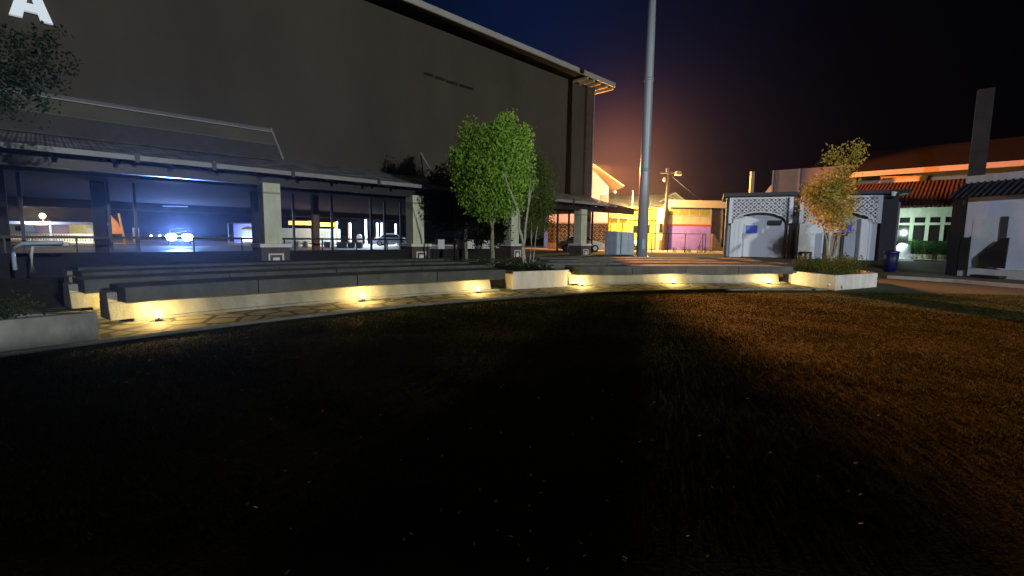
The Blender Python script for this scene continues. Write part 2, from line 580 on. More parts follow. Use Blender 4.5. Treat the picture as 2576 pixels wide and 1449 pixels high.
def bench(r, a0, a1, label, fin=True, grp='curved concrete benches around the lawn', z0=0.03):
    base = polar((a0 + a1) / 2, r, z0)
    dz_ = .28
    root = thing('curved_bench', label, 'bench', base, 0, grp)
    am = math.degrees(1.0 / r)          # degrees per metre
    tolocal(arcsolid(MB(), r - 0.08, r - 0.08, r + 0.7, r + 0.7, a0 + 0.15 * am, a1 - 0.05 * am, z0, z0 + 0.055), base).build('foot', 'concrete', root, bevel=0.008)
    ri = MB(); arcsolid(ri, r + 0.0, r + 0.10, r + 0.62, r + 0.62, a0 - 0.15 * am, a1 - 0.30 * am, z0 + 0.05, z0 + 0.36)
    tolocal(ri, base).build('riser', 'concrete', root, bevel=0.012)
    if fin:
        f = MB(); arcsolid(f, r + 0.10, r + 0.12, r + 0.60, r + 0.60, a0 - 0.15 * am, a0 - 0.005 * am, z0 + 0.361, z0 + 0.53)
        tolocal(f, base).build('end_block', 'concrete', root, bevel=0.012)
    nseg = max(1, round((a1 - a0) / am / 2.4)); da = (a1 - a0) / nseg
    for k in range(nseg):
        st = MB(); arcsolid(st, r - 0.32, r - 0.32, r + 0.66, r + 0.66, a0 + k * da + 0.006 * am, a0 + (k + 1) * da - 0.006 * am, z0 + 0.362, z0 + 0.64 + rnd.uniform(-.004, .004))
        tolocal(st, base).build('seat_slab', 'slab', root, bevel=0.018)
    return root


R1, DR = 22.42, 2.15
L0, L1a = ang_at(288, R1 + .3), ang_at(1247, R1 + .3)
rows = []
ordn = ['nearest', 'second', 'third', 'rearmost']
leftspec = [(288, 1247), (196, 1224), (190, 1166), (188, 1120)]
rightspec = [(1430, 1968), (1352, 1968), (1366, 1900), (1345, 1885)]
for i, (pa, pb) in enumerate(leftspec):
    r = R1 + i * DR
    rows.append(bench(r, ang_at(pa, r + .3), ang_at(pb, r + .3), ['nearest of the curved benches on the left, lit by three lamps on its front', 'second curved bench of the left block, its lit left end sticking out',
                                                                  'third curved bench back in the left block, dim and lamp-less', 'rearmost curved bench of the left block, in front of the canopy columns'][i]))
for i, (pa, pb) in enumerate(rightspec):
    r = R1 + 0.5 + i * DR
    rows.append(bench(r, ang_at(pa, r + .3), ang_at(pb, r + .3), ['front curved bench of the right block, with three lamps before the kiosks', 'second bench of the right block, lamp-lit end beside the middle planter',
                                                                  'third curved bench of the right block, behind the two lit ones', 'rearmost bench of the right block, in front of the tall mast'][i]))
# short wall joining the rear of the left block to the planter
rw = R1 + 3 * DR
base = polar(ang_at(1205, rw), rw, 0.03)
o = tolocal(arcsolid(MB(), rw, rw, rw + .4, rw + .4, ang_at(1164, rw), ang_at(1246, rw), 0.03, 0.62), base).build('low_wall', 'concrete', None, bevel=0.02)
tag(o, 'short pale low wall between the benches and the slim tree trunk', 'wall', loc=base)


# step lamps in front of the risers
def steplamp(px, r, lab, power=26):
    a = ang_at(px, r - 0.26)
    p = polar(a, r - 0.26, 0.03)
    root = thing('step_lamp', lab, 'lamp', p, -D2R(a), 'small warm lamps at the foot of the benches')
    MB().tube([(0, 0, 0), (0, 0, 0.03)], 0.055, 12).build('base', 'darksteel', root)
    MB().tube([(0, 0, 0.03), (0, 0, 0.07)], 0.018, 8).build('stem', 'darksteel', root)
    MB().ball((0, 0, 0.115), 0.055, 12, 8).build('lens', 'lampglow', root, smooth=True)
    soften(lamp('step_lamp_light', 'POINT', p + Vector((0, 0, 0.20)), power * 1.5, WARM, 0.03), power)


steplamp(400, R1, 'glowing step lamp nearest the camera, at the left bench end', 75)
steplamp(913, R1, 'glowing step lamp at the middle of the left front bench', 75)
steplamp(1203, R1, 'glowing step lamp beside the middle planter, left front bench', 70)
steplamp(1465, R1 + .5, 'glowing step lamp just right of the middle planter', 90)
steplamp(1694, R1 + .5, 'glowing step lamp at the middle of the right front bench', 90)
steplamp(1937, R1 + .5, 'glowing step lamp beside the right planter', 90)
steplamp(312, R1 + DR, 'step lamp hidden behind the left front bench end', 75)
steplamp(1400, R1 + .5 + DR, 'step lamp before the second bench of the right block', 80)


# ------------------------------------------------------------------ foliage helpers
def leafcloud(mb, blobs, n, size, rnd, up=0.35, gap=0.0):
    """n little two-faced leaves spread through the volumes (cx,cy,cz,rx,ry,rz,weight) in clumps"""
    tot = sum(b[6] for b in blobs)
    clumps = []
    for b in blobs:
        for _ in range(int(n / 22 * b[6] / tot) + 1):
            while True:
                x, y, z = (rnd.uniform(-1, 1) for _ in range(3))
                d = x * x + y * y + z * z
                if d <= 1 and d > 0.12 * rnd.random():
                    break
            clumps.append((b[0] + x * b[3], b[1] + y * b[4], b[2] + z * b[5]))
    for cx, cy, cz in clumps:
        cs = size * rnd.uniform(1.5, 2.8)
        for _ in range(22):
            gx, gy, gzz = (max(-1.5, min(1.5, rnd.gauss(0, 1))) for _ in range(3))
            x, y, z = cx + gx * cs * .55, cy + gy * cs * .55, cz + gzz * cs * .7
            s_ = size * rnd.uniform(0.55, 1.15)
            d = Vector((rnd.gauss(0, 1), rnd.gauss(0, 1), rnd.gauss(up, 1))).normalized()
            w = d.cross(Vector((rnd.gauss(0, 1), rnd.gauss(0, 1), rnd.gauss(0, 1)))).normalized() * s_ * 0.32
            p = Vector((x, y, z)); d *= s_
            nrm_ = d.cross(w).normalized() * s_ * .12
            k = len(mb.v)
            mb.v += [tuple(p), tuple(p + d * .5 + w + nrm_), tuple(p + d), tuple(p + d * .5 - w + nrm_)]
            mb.f += [(k, k + 1, k + 2), (k, k + 2, k + 3)]
    return mb


def stems(mb, paths, rnd):
    for pts, r0, r1 in paths:
        n = len(pts) - 1
        mb.tube(pts, [r0 + (r1 - r0) * i / n for i in range(n + 1)], 7)
    return mb


def wob(a, b, k, rnd, am):
    a = Vector(a); b = Vector(b)
    return [a.lerp(b, i / k) + (Vector((rnd.gauss(0, am), rnd.gauss(0, am), 0)) if 0 < i < k else Vector()) for i in range(k + 1)]


def P(px, py, Y, base):
    return at(px, py, Y) - base


# bright tree in front of the hall
rt = random.Random(11)
YT = 22.0
base = at(1239, 655, YT); base.z = 0.03
root = thing('green_tree', 'bright green slim tree with forked pale trunk before the dark hall wall', 'tree', base)
tr = MB()
stems(tr, [(wob((0, 0, 0), P(1238, 572, YT, base), 5, rt, .015), .12, .085),
           (wob(P(1238, 574, YT, base), P(1226, 500, YT, base), 4, rt, .02), .07, .045),
           (wob(P(1238, 574, YT, base), P(1258, 480, YT, base), 4, rt, .02), .06, .04),
           (wob(P(1226, 500, YT, base), P(1190, 380, YT, base), 4, rt, .04), .045, .02),
           (wob(P(1226, 500, YT, base), P(1225, 330, YT, base), 4, rt, .04), .045, .02),
           (wob(P(1258, 480, YT, base), P(1270, 300, YT, base), 4, rt, .04), .04, .015),
           (wob(P(1258, 480, YT, base), P(1310, 370, YT, base), 4, rt, .04), .04, .015)], rt)
tr.build('trunk', 'bark', root, smooth=True)


def blob(px, py, wx, wy, Y, base, dy=0.0, wgt=None, deep=0.8):
    s_ = Y / FPX
    p = at(px, py, Y + dy) - base
    return (p.x, p.y, p.z, wx * s_, wx * s_ * deep, wy * s_, wgt or wx * wy)


cb = [blob(1268, 340, 32, 36, YT, base), blob(1235, 375, 55, 45, YT, base), blob(1290, 390, 48, 48, YT, base), blob(1185, 420, 50, 42, YT, base),
      blob(1240, 445, 75, 52, YT, base), blob(1300, 455, 42, 45, YT, base), blob(1205, 490, 50, 36, YT, base), blob(1262, 505, 55, 30, YT, base), blob(1235, 528, 40, 18, YT, base),
      blob(1180, 352, 16, 22, YT, base), blob(1152, 412, 18, 20, YT, base), blob(1322, 345, 10, 25, YT, base)]
for _ in range(34):
    b_ = cb[rt.randrange(len(cb))]
    th = rt.uniform(0, 6.28)
    cb.append((b_[0] + b_[3] * .85 * math.cos(th), b_[1], b_[2] + b_[5] * abs(math.sin(th)) * .88, .10, .10, .24, b_[6] * .05))
leafcloud(MB(), cb, 24000, 0.155, rt, 1.1).build('crown', 'leaf', root)

# second, multi-stemmed tree in the middle planter
YT2 = 18.3
base = at(1320, 668, YT2)
root = thing('multi_stem_tree', 'darker olive tree with several thin leaning stems in the middle planter', 'tree', base)
tr = MB()
bz = Vector((0, 0, -0.15))
stems(tr, [(wob(bz, P(1316, 610, YT2, base), 4, rt, .012), .085, .07),
           (wob(P(1316, 612, YT2, base), P(1300, 520, YT2, base), 5, rt, .02), .055, .04),
           (wob(P(1300, 520, YT2, base), P(1264, 430, YT2, base), 5, rt, .03), .04, .015),
           (wob(P(1317, 620, YT2, base), P(1329, 520, YT2, base), 5, rt, .02), .05, .035),
           (wob(P(1329, 520, YT2, base), P(1335, 440, YT2, base), 4, rt, .02), .035, .018),
           (wob(P(1329, 520, YT2, base), P(1343, 460, YT2, base), 4, rt, .02), .025, .012),
           (wob(P(1332, 668, YT2 + .3, base), P(1338, 560, YT2 + .3, base), 4, rt, .02), .025, .015),
           (wob(P(1340, 666, YT2 + .3, base), P(1352, 570, YT2 + .3, base), 4, rt, .02), .022, .013)], rt)
tr.build('trunk', 'bark', root, smooth=True)
cb = [blob(1352, 430, 30, 48, YT2 + 5, base), blob(1368, 480, 30, 60, YT2 + 5, base), blob(1345, 530, 34, 50, YT2 + 5, base), blob(1370, 545, 24, 35, YT2 + 5, base), blob(1330, 480, 25, 50, YT2 + 4, base),
      blob(1335, 575, 26, 22, YT2 + 4, base)]
leafcloud(MB(), cb, 7000, 0.11, rt, 0.3).build('crown', 'leafolive', root)

# dark tree standing under the canopy edge
YT3 = 26.5
base = at(1172, 648, YT3); base.z = 0.1
root = thing('dark_tree', 'unlit dark tree left of the bright one, hiding the canopy edge', 'tree', base)
tr = MB()
stems(tr, [(wob((0, 0, 0), P(1172, 520, YT3, base), 6, rt, .02), .11, .08), (wob(P(1172, 530, YT3, base), P(1130, 470, YT3, base), 4, rt, .02), .06, .03),
           (wob(P(1172, 530, YT3, base), P(1200, 460, YT3, base), 4, rt, .02), .06, .03)], rt)
tr.build('trunk', 'bark', root, smooth=True)
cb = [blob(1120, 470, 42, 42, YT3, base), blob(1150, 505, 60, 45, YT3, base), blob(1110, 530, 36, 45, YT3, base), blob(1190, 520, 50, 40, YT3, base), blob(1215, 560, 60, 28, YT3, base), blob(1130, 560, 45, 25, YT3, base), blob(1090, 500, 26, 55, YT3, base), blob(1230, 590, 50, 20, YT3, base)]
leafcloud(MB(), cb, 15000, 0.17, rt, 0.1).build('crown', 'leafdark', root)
# slim sapling stems nearby
for px, yb, yt, Y, lab in [(1143, 650, 500, 25.0, 'thin bare sapling stem left of the dark tree trunk')]:
    base = at(px, yb, Y); base.z = 0.05
    MBs = MB().tube(wob((0, 0, 0), P(px + 2, yt, Y, base), 6, rt, .02), 0.035, 6)
    tag(MBs.build('sapling', 'darkbark'), lab, 'tree', loc=base)


# ------------------------------------------------------------------ planters
def planter(poly, z1, label, m='planter', t=0.14, soil=None):
    """poly: outer corners on the ground, counter-clockwise from above"""
    pts = [Vector((p[0], p[1], 0)) for p in poly]
    c = sum(pts, Vector()) / len(pts)
    root = thing('planter', label, 'planter', (c.x, c.y, 0.0))
    loc = [(p - c) for p in pts]
    inn = []
    n = len(loc)
    for i in range(n):
        d1 = (loc[i] - loc[i - 1]).normalized(); d2 = (loc[(i + 1) % n] - loc[i]).normalized()
        n1 = Vector((-d1.y, d1.x, 0)); n2 = Vector((-d2.y, d2.x, 0))
        b = (n1 + n2); b = b / max(0.3, b.length_squared) * 2
        inn.append(loc[i] + b * t)
    mb = MB()
    for z, pp in ((0, loc), (z1, loc), (z1, inn), (0, inn)):
        mb.v += [(p.x, p.y, z) for p in pp]
    for k in range(3):
        for i in range(n):
            j = (i + 1) % n
            mb.f.append((k * n + i, k * n + j, (k + 1) * n + j, (k + 1) * n + i))
    mb.build('wall', m, root, bevel=0.015)
    MB().add([(p.x, p.y, z1 - 0.09) for p in inn], [tuple(range(n))]).build('soil', 'soil', root)
    return root, c, inn


pm = [polar(-29.3, 22.5), polar(-23.9, 22.75), polar(-23.9, 27.2), polar(-29.3, 28.5)]
pl_mid, cm, inm = planter([pm[0], pm[1], pm[2], pm[3]], 0.57, 'pale concrete planter box between the two blocks of benches')
pr0 = gz(1990, 712, 0.05)
pr = [gz(2100, 731, 0), gz(2205, 722, 0)]
back = (pr[1] - pr[0]).normalized(); side = (pr0 - pr[0])
pl_right, crp, inr = planter([pr[0], pr[1], pr[1] + side + Vector((1.6, 1.2, 0)), pr0 + Vector((0.6, 1.6, 0)), pr0], 0.50, 'large pale planter at the right, full of shrubs and one tree')
a, b = gz(-40, 900, 0), gz(252, 863, 0)
d = (b - a).normalized(); nn = Vector((-d.y, d.x, 0))
pl_left, clp, inl = planter([a, b, b + nn * 2.2 - d * 2.3, a + nn * 2.2 - d * 2.3], 0.455, 'grey stained planter wall at the left edge of the lawn', 'planter_dark')


def plants(name, label, cat, spots, size, m, rnd, group=None, n=260, h=0.35, w=0.22):
    for i, (x, y, z) in enumerate(spots):
        mb = MB()
        leafcloud(mb, [(0, 0, h * .55, w, w, h * .5, 1)], n, size, rnd, 1.2)
        for _ in range(5):
            mb.tube([(0, 0, -0.05), (rnd.gauss(0, w * .5), rnd.gauss(0, w * .5), h * .8)], 0.006, 4)
        o = mb.build(name, m)
        tag(o, label[i] if isinstance(label, list) else label, cat, group, loc=(x, y, z))


rp = random.Random(21)


def scatter(poly, n, rnd, cz, keep=None):
    """points inside a convex polygon (vectors)"""
    out = []
    xs = [p.x for p in poly]; ys = [p.y for p in poly]
    while len(out) < n:
        x, y = rnd.uniform(min(xs), max(xs)), rnd.uniform(min(ys), max(ys))
        ok = True
        for i in range(len(poly)):
            a, b = poly[i], poly[(i + 1) % len(poly)]
            if (b.x - a.x) * (y - a.y) - (b.y - a.y) * (x - a.x) < 0.12:
                ok = False
        if ok:
            out.append((x, y, cz))
    return out


def cover(root_c, inn, z, n, size, m, rnd, label, hh):
    pts = scatter(inn, n, rnd, z)
    mb = MB()
    for x, y, _ in pts:
        h = hh * rnd.uniform(.5, 1.2)
        leafcloud(mb, [(x, y, h * .5, .16, .16, h * .5, 1)], 60, size, rnd, 1.4)
    o = mb.build('ground_cover', m); o['kind'] = 'stuff'; o['label'] = label; o['category'] = 'plants'
    o.location = (root_c.x, root_c.y, z)
    return o


cover(cm, inm, 0.46, 60, 0.07, 'leafdark', rp, 'low dark ground cover filling the middle planter', 0.22)
cover(crp, inr, 0.40, 85, 0.075, 'herb', rp, 'flowering shrubs crowding the right planter', 0.55)
cover(clp, inl, 0.36, 60, 0.06, 'leafdark', rp, 'dark low plants in the left planter', 0.3)

# young tree in the right planter, lamplight tint put into its leaf colour
YT4 = 18.2
base = at(2092, 668, YT4); base.z = 0.38
root = thing('young_tree', 'young tree with lamp-tinted leaves standing in the right planter', 'tree', base)
tr = MB()
for k, (pa, pb) in enumerate([((2088, 668), (2068, 560)), ((2092, 668), (2097, 560)), ((2096, 668), (2118, 555)), ((2090, 668), (2084, 580)), ((2093, 668), (2108, 600))]):
    tr.tube(wob(P(*pa, YT4, base), P(*pb, YT4, base), 5, rt, .03), [.035, .032, .028, .024, .02, .016], 6)
tr.tube(wob(P(2095, 570, YT4, base), P(2120, 420, YT4, base), 5, rt, .03), [.03, .026, .022, .018, .014, .010], 6)
tr.build('trunk', 'bark', root, smooth=True)
cb = [blob(2110, 455, 34, 34, YT4, base), blob(2080, 490, 45, 36, YT4, base), blob(2050, 495, 34, 26, YT4, base), blob(2105, 510, 45, 34, YT4, base), blob(2085, 545, 36, 24, YT4, base), blob(2110, 560, 26, 18, YT4, base)]
leafcloud(MB(), cb, 3400, 0.15, rt, 0.5).build('crown', 'leafgold', root)
cb = [blob(2125, 396, 44, 20, YT4, base), blob(2150, 385, 26, 16, YT4, base), blob(2098, 385, 18, 10, YT4, base)]
leafcloud(MB(), cb, 520, 0.12, rt, 0.3).build('upper_crown', 'leafgold', root)
# small white ball lamps (unlit) at the planter corner
for px, py, lab in [(2084, 716, 'small round white fitting on the left face of the right planter'), (2119, 722, 'small round white fitting at the near corner of the right planter')]:
    p = gz(px, py + 8, 0.12) if False else at(px, py, 14.6)
    o = MB().ball((0, 0, 0), 0.055, 12, 8).build('wall_fitting', 'white', None, smooth=True)
    tag(o, lab, 'fitting', loc=p)

# ------------------------------------------------------------------ the hall
UX = Vector((0.713, 0.701, 0)).normalized()
HN = Vector((-UX.y, UX.x, 0))
C0 = Vector((6.95, 43.9, 0))
HF = Face(C0, C0 + UX * 10)
RZH = HF.rz
G = 0.40   # ground level beyond the benches
hall = thing('market_hall', 'huge dark windowless hall raised on columns, filling the upper left', 'building', (C0.x, C0.y, 0), RZH)
LH = -62
MB().box(LH, 0, 0, 0.4, 4.2, 15.0).build('front_wall', 'hallwall', hall)
MB().box(LH, 0, 21.6, 22, 3.35, 15.0).build('back_wall', 'hallwall', hall)
MB().box(-0.4, 0.0, 0.403, 21.597, 3.9, 15.0).build('end_wall', 'hallwall', hall)
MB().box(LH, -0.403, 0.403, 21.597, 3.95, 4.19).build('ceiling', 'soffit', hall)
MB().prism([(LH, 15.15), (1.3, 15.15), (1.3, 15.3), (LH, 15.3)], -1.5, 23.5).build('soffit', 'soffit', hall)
MB().box(LH, 1.32, -1.62, -1.502, 15.05, 15.42).build('fascia', 'fascia', hall)
MB().add([(LH, -1.6, 15.43), (1.3, -1.6, 15.43), (1.3, 11, 18.5), (LH, 11, 18.5), (1.3, 23.6, 15.43), (LH, 23.6, 15.43)], [(0, 1, 2, 3), (3, 2, 4, 5), (1, 4, 2)]).build('roof', 'metalroof', hall)
# exposed rafters under the eave end and the corner pilaster
for x in [-2.6, -1.7, -0.8, 0.25, 1.15]:
    MB().box(x - .09, x + .09, -1.48, 0.0 if x < 0 else 3, 14.85, 15.145).build('rafter', 'peach', hall)
MB().box(-1.0, 0.12, -0.28, -0.003, G, 15.0).build('corner_pilaster', mat('corner_pilaster_paint', (0.075, 0.055, 0.05), 0.9, 0.3), hall)
MB().tube([(-0.06, -0.34, G), (-0.06, -0.34, 14.6), (0.1, -1.0, 15.0)], 0.055, 8).build('downpipe', 'gutter', hall)
# slotted vent on the wall
mv = MB()
for i, (pa, pb) in enumerate([((1066, 181), (1090, 189)), ((1094, 191), (1118, 199)), ((1122, 201), (1150, 209)), ((1155, 211), (1190, 222))]):
    xa, za = HF.q(*pa); xb, zb = HF.q(*pb)
    z = 13.0
    mv.box(xa, xb, -0.05, -0.004, za - 0.16, za)
mv.build('vent', 'black', hall)

# lean-to canopy along the foot of the hall
NE = -5.8
canopy = thing('lean_to_canopy', 'long tiled canopy with pale eave line along the hall foot', 'canopy', (C0.x, C0.y, 0), RZH)
xe = HF.x(1549, 520, NE)
MB().add([(LH, -.02, 5.45), (-0.2, -.02, 5.45), (xe, NE, 4.18), (LH, NE, 4.18), (LH, -.02, 5.3), (-0.2, -.02, 5.3), (xe, NE, 4.03), (LH, NE, 4.03)],
         [(0, 3, 2, 1), (4, 5, 6, 7), (1, 2, 6, 5), (2, 3, 7, 6)]).build('roof_tiles', 'tiles', canopy)
MB().box(LH, xe + .05, NE - .12, NE - .003, 4.02, 4.19).build('fascia', 'gutter', canopy)
MB().box(LH, -0.5, NE + 0.65, NE + .95, 3.62, 4.0).build('eave_beam', 'darksteel', canopy)
for x in [HF.x(p, 480, NE) for p in (350, 540, 736, 950, 1440)]:
    MB().box(x - .07, x + .07, NE - 0.16, NE - .122, 3.95, 4.26).build('bracket', 'darksteel', canopy)
mb = MB()
for i in range(40):
    x = -1 - i * 1.5
    mb.add([(x, -.1, 5.28), (x + .12, -.1, 5.28), (x + .12, NE + .1, 4.0), (x, NE + .1, 4.0), (x, -.1, 5.1), (x + .12, -.1, 5.1), (x + .12, NE + .1, 3.85), (x, NE + .1, 3.85)],
           [(0, 1, 2, 3), (7, 6, 5, 4), (0, 3, 7, 4), (1, 5, 6, 2)])
o = mb.build('rafters', 'darksteel', canopy)
# upper awning of beige sheet
aw = thing('upper_awning', 'beige sheet awning with pale sloping edge high on the hall wall', 'awning', (C0.x, C0.y, 0), RZH)
xa = HF.x(679, 330)
def slope(x0, x1, y0, z0, y1, z1, t):
    return MB().add([(x0, y0, z0), (x1, y0, z0), (x1, y1, z1), (x0, y1, z1), (x0, y0, z0 - t), (x1, y0, z0 - t), (x1, y1, z1 - t), (x0, y1, z1 - t)],
                    [(0, 3, 2, 1), (4, 5, 6, 7), (0, 1, 5, 4), (1, 2, 6, 5), (2, 3, 7, 6), (3, 0, 4, 7)])
slope(LH, xa, -.003, 6.98, -.25, 6.80, .05).build('flashing', 'gutter', aw)
slope(LH, xa - .02, -.26, 6.72, -.95, 6.05, .05).build('panel', 'beige', aw)
slope(LH, xa - .02, -.96, 6.02, -1.5, 5.22, .05).build('lower_panel', mat('dull_sheet', (0.06, 0.057, 0.05), .8, .2), aw)
MB().tube([(xa + .05, -.05, 6.98), (xa + .06, -1.55, 5.3)], 0.045, 8).build('edge_rail', 'fascia', aw)
x2 = HF.x(1058, 392)
o = MB().tube([(0, 0, 0), (0, -1.5, -1.55)], 0.045, 8).build('stay_rod', 'fascia')
p = C0 + UX * x2; tag(o, 'lone pale sloping rod on the hall wall beside the dark tree', 'rod', loc=(p.x, p.y, 6.95), rz=RZH)

# letter A on the wall
def P2(px, py): return HF.q(px, py, -0.25)
sgn = thing('sign_letter', 'big white capital letter A mounted high on the hall wall', 'letter', (C0.x, C0.y, 0), RZH)
LA, BA = P2(22, 33), P2(134, 64)
zb = (LA[1] + BA[1]) / 2; w = BA[0] - LA[0]; h = w * 1.12; x0 = LA[0]
def lp(u, v): return (x0 + u * w, zb + v * h)
outer = [lp(0, 0), lp(.29, 0), lp(.345, .2), lp(.655, .2), lp(.71, 0), lp(1, 0), lp(.66, 1), lp(.34, 1)]
# built as strokes so that the counter stays open
mb = MB()
mb.prism([lp(0, 0), lp(.29, 0), lp(.345, .2), lp(.41, .42), lp(.5, .76), lp(.5, 1), lp(.34, 1)], -0.30, -0.12)
mb.prism([lp(.71, 0), lp(1, 0), lp(.66, 1), lp(.5, 1), lp(.5, .76), lp(.59, .42), lp(.655, .2)], -0.30, -0.12)
mb.prism([lp(.345, .2), lp(.655, .2), lp(.59, .42), lp(.41, .42)], -0.30, -0.12)
mb.build('letter_face', mat('glowing_letter_face', (0.7, 0.75, 0.8), 0.5, 0.03, emis=(0.75, 0.86, 1.0), estr=0.42), sgn)  # faint emission stands in for light falling on the white letter
MB().box(x0 + .2 * w, x0 + .8 * w, -.119, -.01, zb + .25 * h, zb + .32 * h).build('mount_rail', 'darksteel', sgn)

# canopy columns
def column(root):
    pass
c0 = thing('canopy_column', 'x', 'column', (0, 0, 0), RZH, 'cream columns on brown plinths under the canopy')
W2 = 0.34
MB().box(-.56, .56, -.56, .56, -0.45, 0.65).build('plinth', 'brown', c0, bevel=.01)
MB().box(-.62, .62, -.62, .62, 0.652, 0.80).build('plinth_cap', 'white', c0, bevel=.015)
MB().box(-W2, W2, -W2, W2, 0.802, 2.86).build('shaft', 'cream', c0, bevel=.01)
MB().box(-W2 - .01, W2 + .01, -W2 - .01, W2 + .01, 2.862, 2.93).build('groove_band', mat('column_groove', (0.3, 0.31, 0.25), .9, .2), c0)
MB().box(-W2, W2, -W2, W2, 2.932, 3.30).build('head', 'cream', c0, bevel=.01)
MB().box(-.2, W2, -.2, .2, 3.302, 3.62).build('bearing_block', 'darksteel', c0)
fr = MB()
for a_, b_ in [((-.30, -.24), (-.34, .40)), ((.24, .30), (-.34, .40))]:
    fr.box(a_[0], a_[1], -.59, -.562, b_[0], b_[1])
fr.box(-.24, .24, -.59, -.562, .34, .40)
fr.box(-.13, .13, -.59, -.562, -.30, .24)
fr.build('plinth_panel', 'white', c0)
labs = ['cream column nearest the camera, by the headlight glow', 'cream column mottled by leaf shadow, left of the dark tree', 'cream column partly hidden behind the bright green tree', 'cream column farthest right, lit orange before the parked car']
PL = Vector((5.0, 35.0, 0))
for i, Y in enumerate([20.0, 25.0, 30.0, 35.0]):
    x = PL.x + 1.017 * (Y - 35)
    g_ = 0.40
    if i == 0:
        c0.location = (x, Y, g_); c0['label'] = labs[0]
    else:
        dup(c0, (x, Y, g_), RZH, labs[i])

# interior columns, steel posts and the railing along the hall foot
def vpost(name, px, Y, w, z0, z1, m, label, cat, group=None, d=None):
    p = at(px, 600, Y)
    o = MB().box(-w / 2, w / 2, -(d or w) / 2, (d or w) / 2, 0, z1 - z0).build(name, m)
    return tag(o, label, cat, group, loc=(p.x, p.y, z0), rz=RZH)


dk = mat('dark_hall_column', (0.03, 0.03, 0.04), .9, .2)  # plain dark colour for the hall columns
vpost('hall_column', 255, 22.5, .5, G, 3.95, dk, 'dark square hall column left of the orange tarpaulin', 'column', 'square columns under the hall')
vpost('hall_column', 794, 29, .36, G, 3.95, 'brownwall', 'brown hall column between the two near cream columns', 'column', 'square columns under the hall')
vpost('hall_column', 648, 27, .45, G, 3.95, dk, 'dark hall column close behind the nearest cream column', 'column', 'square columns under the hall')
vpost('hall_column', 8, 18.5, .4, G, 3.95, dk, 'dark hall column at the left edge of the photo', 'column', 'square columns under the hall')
for px, Y, lab in [(60, 19.2, 'steel post by the white balustrade at far left'), (279, 22, 'thin steel post just before the orange tarpaulin'), (345, 23, 'steel post beside the small white frame'),
                   (836, 28.6, 'steel post between brown column and pale bollards'), (934, 30.5, 'steel post left of the pale blue car'), (968, 32, 'steel post in front of the pale blue car'),
                   (1008, 33, 'steel post right of the pale blue car'), (740, 27.6, 'thin steel post before the pale blue container'), (1430, 40, 'dark gate post left of the orange-lit column'),
                   (1402, 39, 'dark gate post before the patterned screen'), (1447, 41, 'dark wide gate post touching the orange-lit column'), (1489, 40, 'dark post right of the orange-lit column')]:
    vpost('steel_post', px, Y, 0.22 if px == 1447 else 0.12, 0.05 if Y < 22 else G, 4.0, 'darksteel', lab, 'post', 'dark steel posts under the canopy')
rail = thing('railing', 'long dark handrail and mesh frame under the hall edge', 'railing', (C0.x, C0.y, 0), RZH)
xr = HF.x(1035, 600)
MB().box(LH, xr, -.45, -.38, 1.32, 1.42).build('top_rail', 'darksteel', rail)
MB().box(LH, xr, -.44, -.39, .55, .60).build('lower_rail', 'darksteel', rail)
mb = MB()
for i in range(25):
    x = xr - i * 2.0
    MB().box(x - .03, x + .03, -.46, -.40, 0.2, 1.32).build('rail_post', 'darksteel', rail)
# dim tables and panels deep under the hall
for px, py, w_, h_, Y, lab in [(1110, 618, .5, .5, 36, 'small dim white board deep under the hall, left of the trunks'), (1172, 615, 1.35, .62, 36, 'wide dim table front deep under the hall'), (1223, 616, .62, .62, 37, 'dim square panel under the hall behind the slim trunk')]:
    p = at(px, py, Y)
    root = thing('stall_table', lab, 'table', (p.x, p.y, G), 0.4)
    MB().box(-w_ / 2, w_ / 2, -.02, .02, .25, .95).build('front_panel', 'kwhite', root)
    MB().box(-w_ / 2 - .05, w_ / 2 + .05, -.05, .7, .952, 1.0).build('table_top', 'wood', root)
    for sx in (-1, 1):
        MB().box(sx * w_ / 2 - .03, sx * w_ / 2 + .03, .6, .66, 0, .95).build('leg', 'darksteel', root)
# overhead tube in the hall above the headlights
p1 = at(441, 519, 33)
o = MB().box(-.8, .8, -.04, .04, -.03, .03).build('tube_light', mat('dim_tube', (.8, .85, 1), .4, 0, emis=(.35, .5, 1.0), estr=.6))
tag(o, 'faint bluish ceiling tube above the car headlights', 'light', loc=p1, rz=0.1)

# white hoop at the far left
hp = at(34, 655, 12.6); hp.z = 0.55
root = thing('hoop_barrier', 'pale bent tube hoop standing at the far left edge', 'barrier', hp, 0.3)
MB().tube([(0.02, 0, 0), (0.0, 0, .45), (.05, 0, .62), (.25, 0, .72), (1.1, 0, .74)], 0.05, 8).build('tube', mat('pale_blue_enamel', (.35, .45, .6), .4, .1), root, smooth=True)
MB().tube([(0.22, 0.3, -.1), (0.22, .3, .45), (.3, .3, .66), (1.1, .3, .70)], 0.05, 8).build('rear_tube', 'white', root, smooth=True)

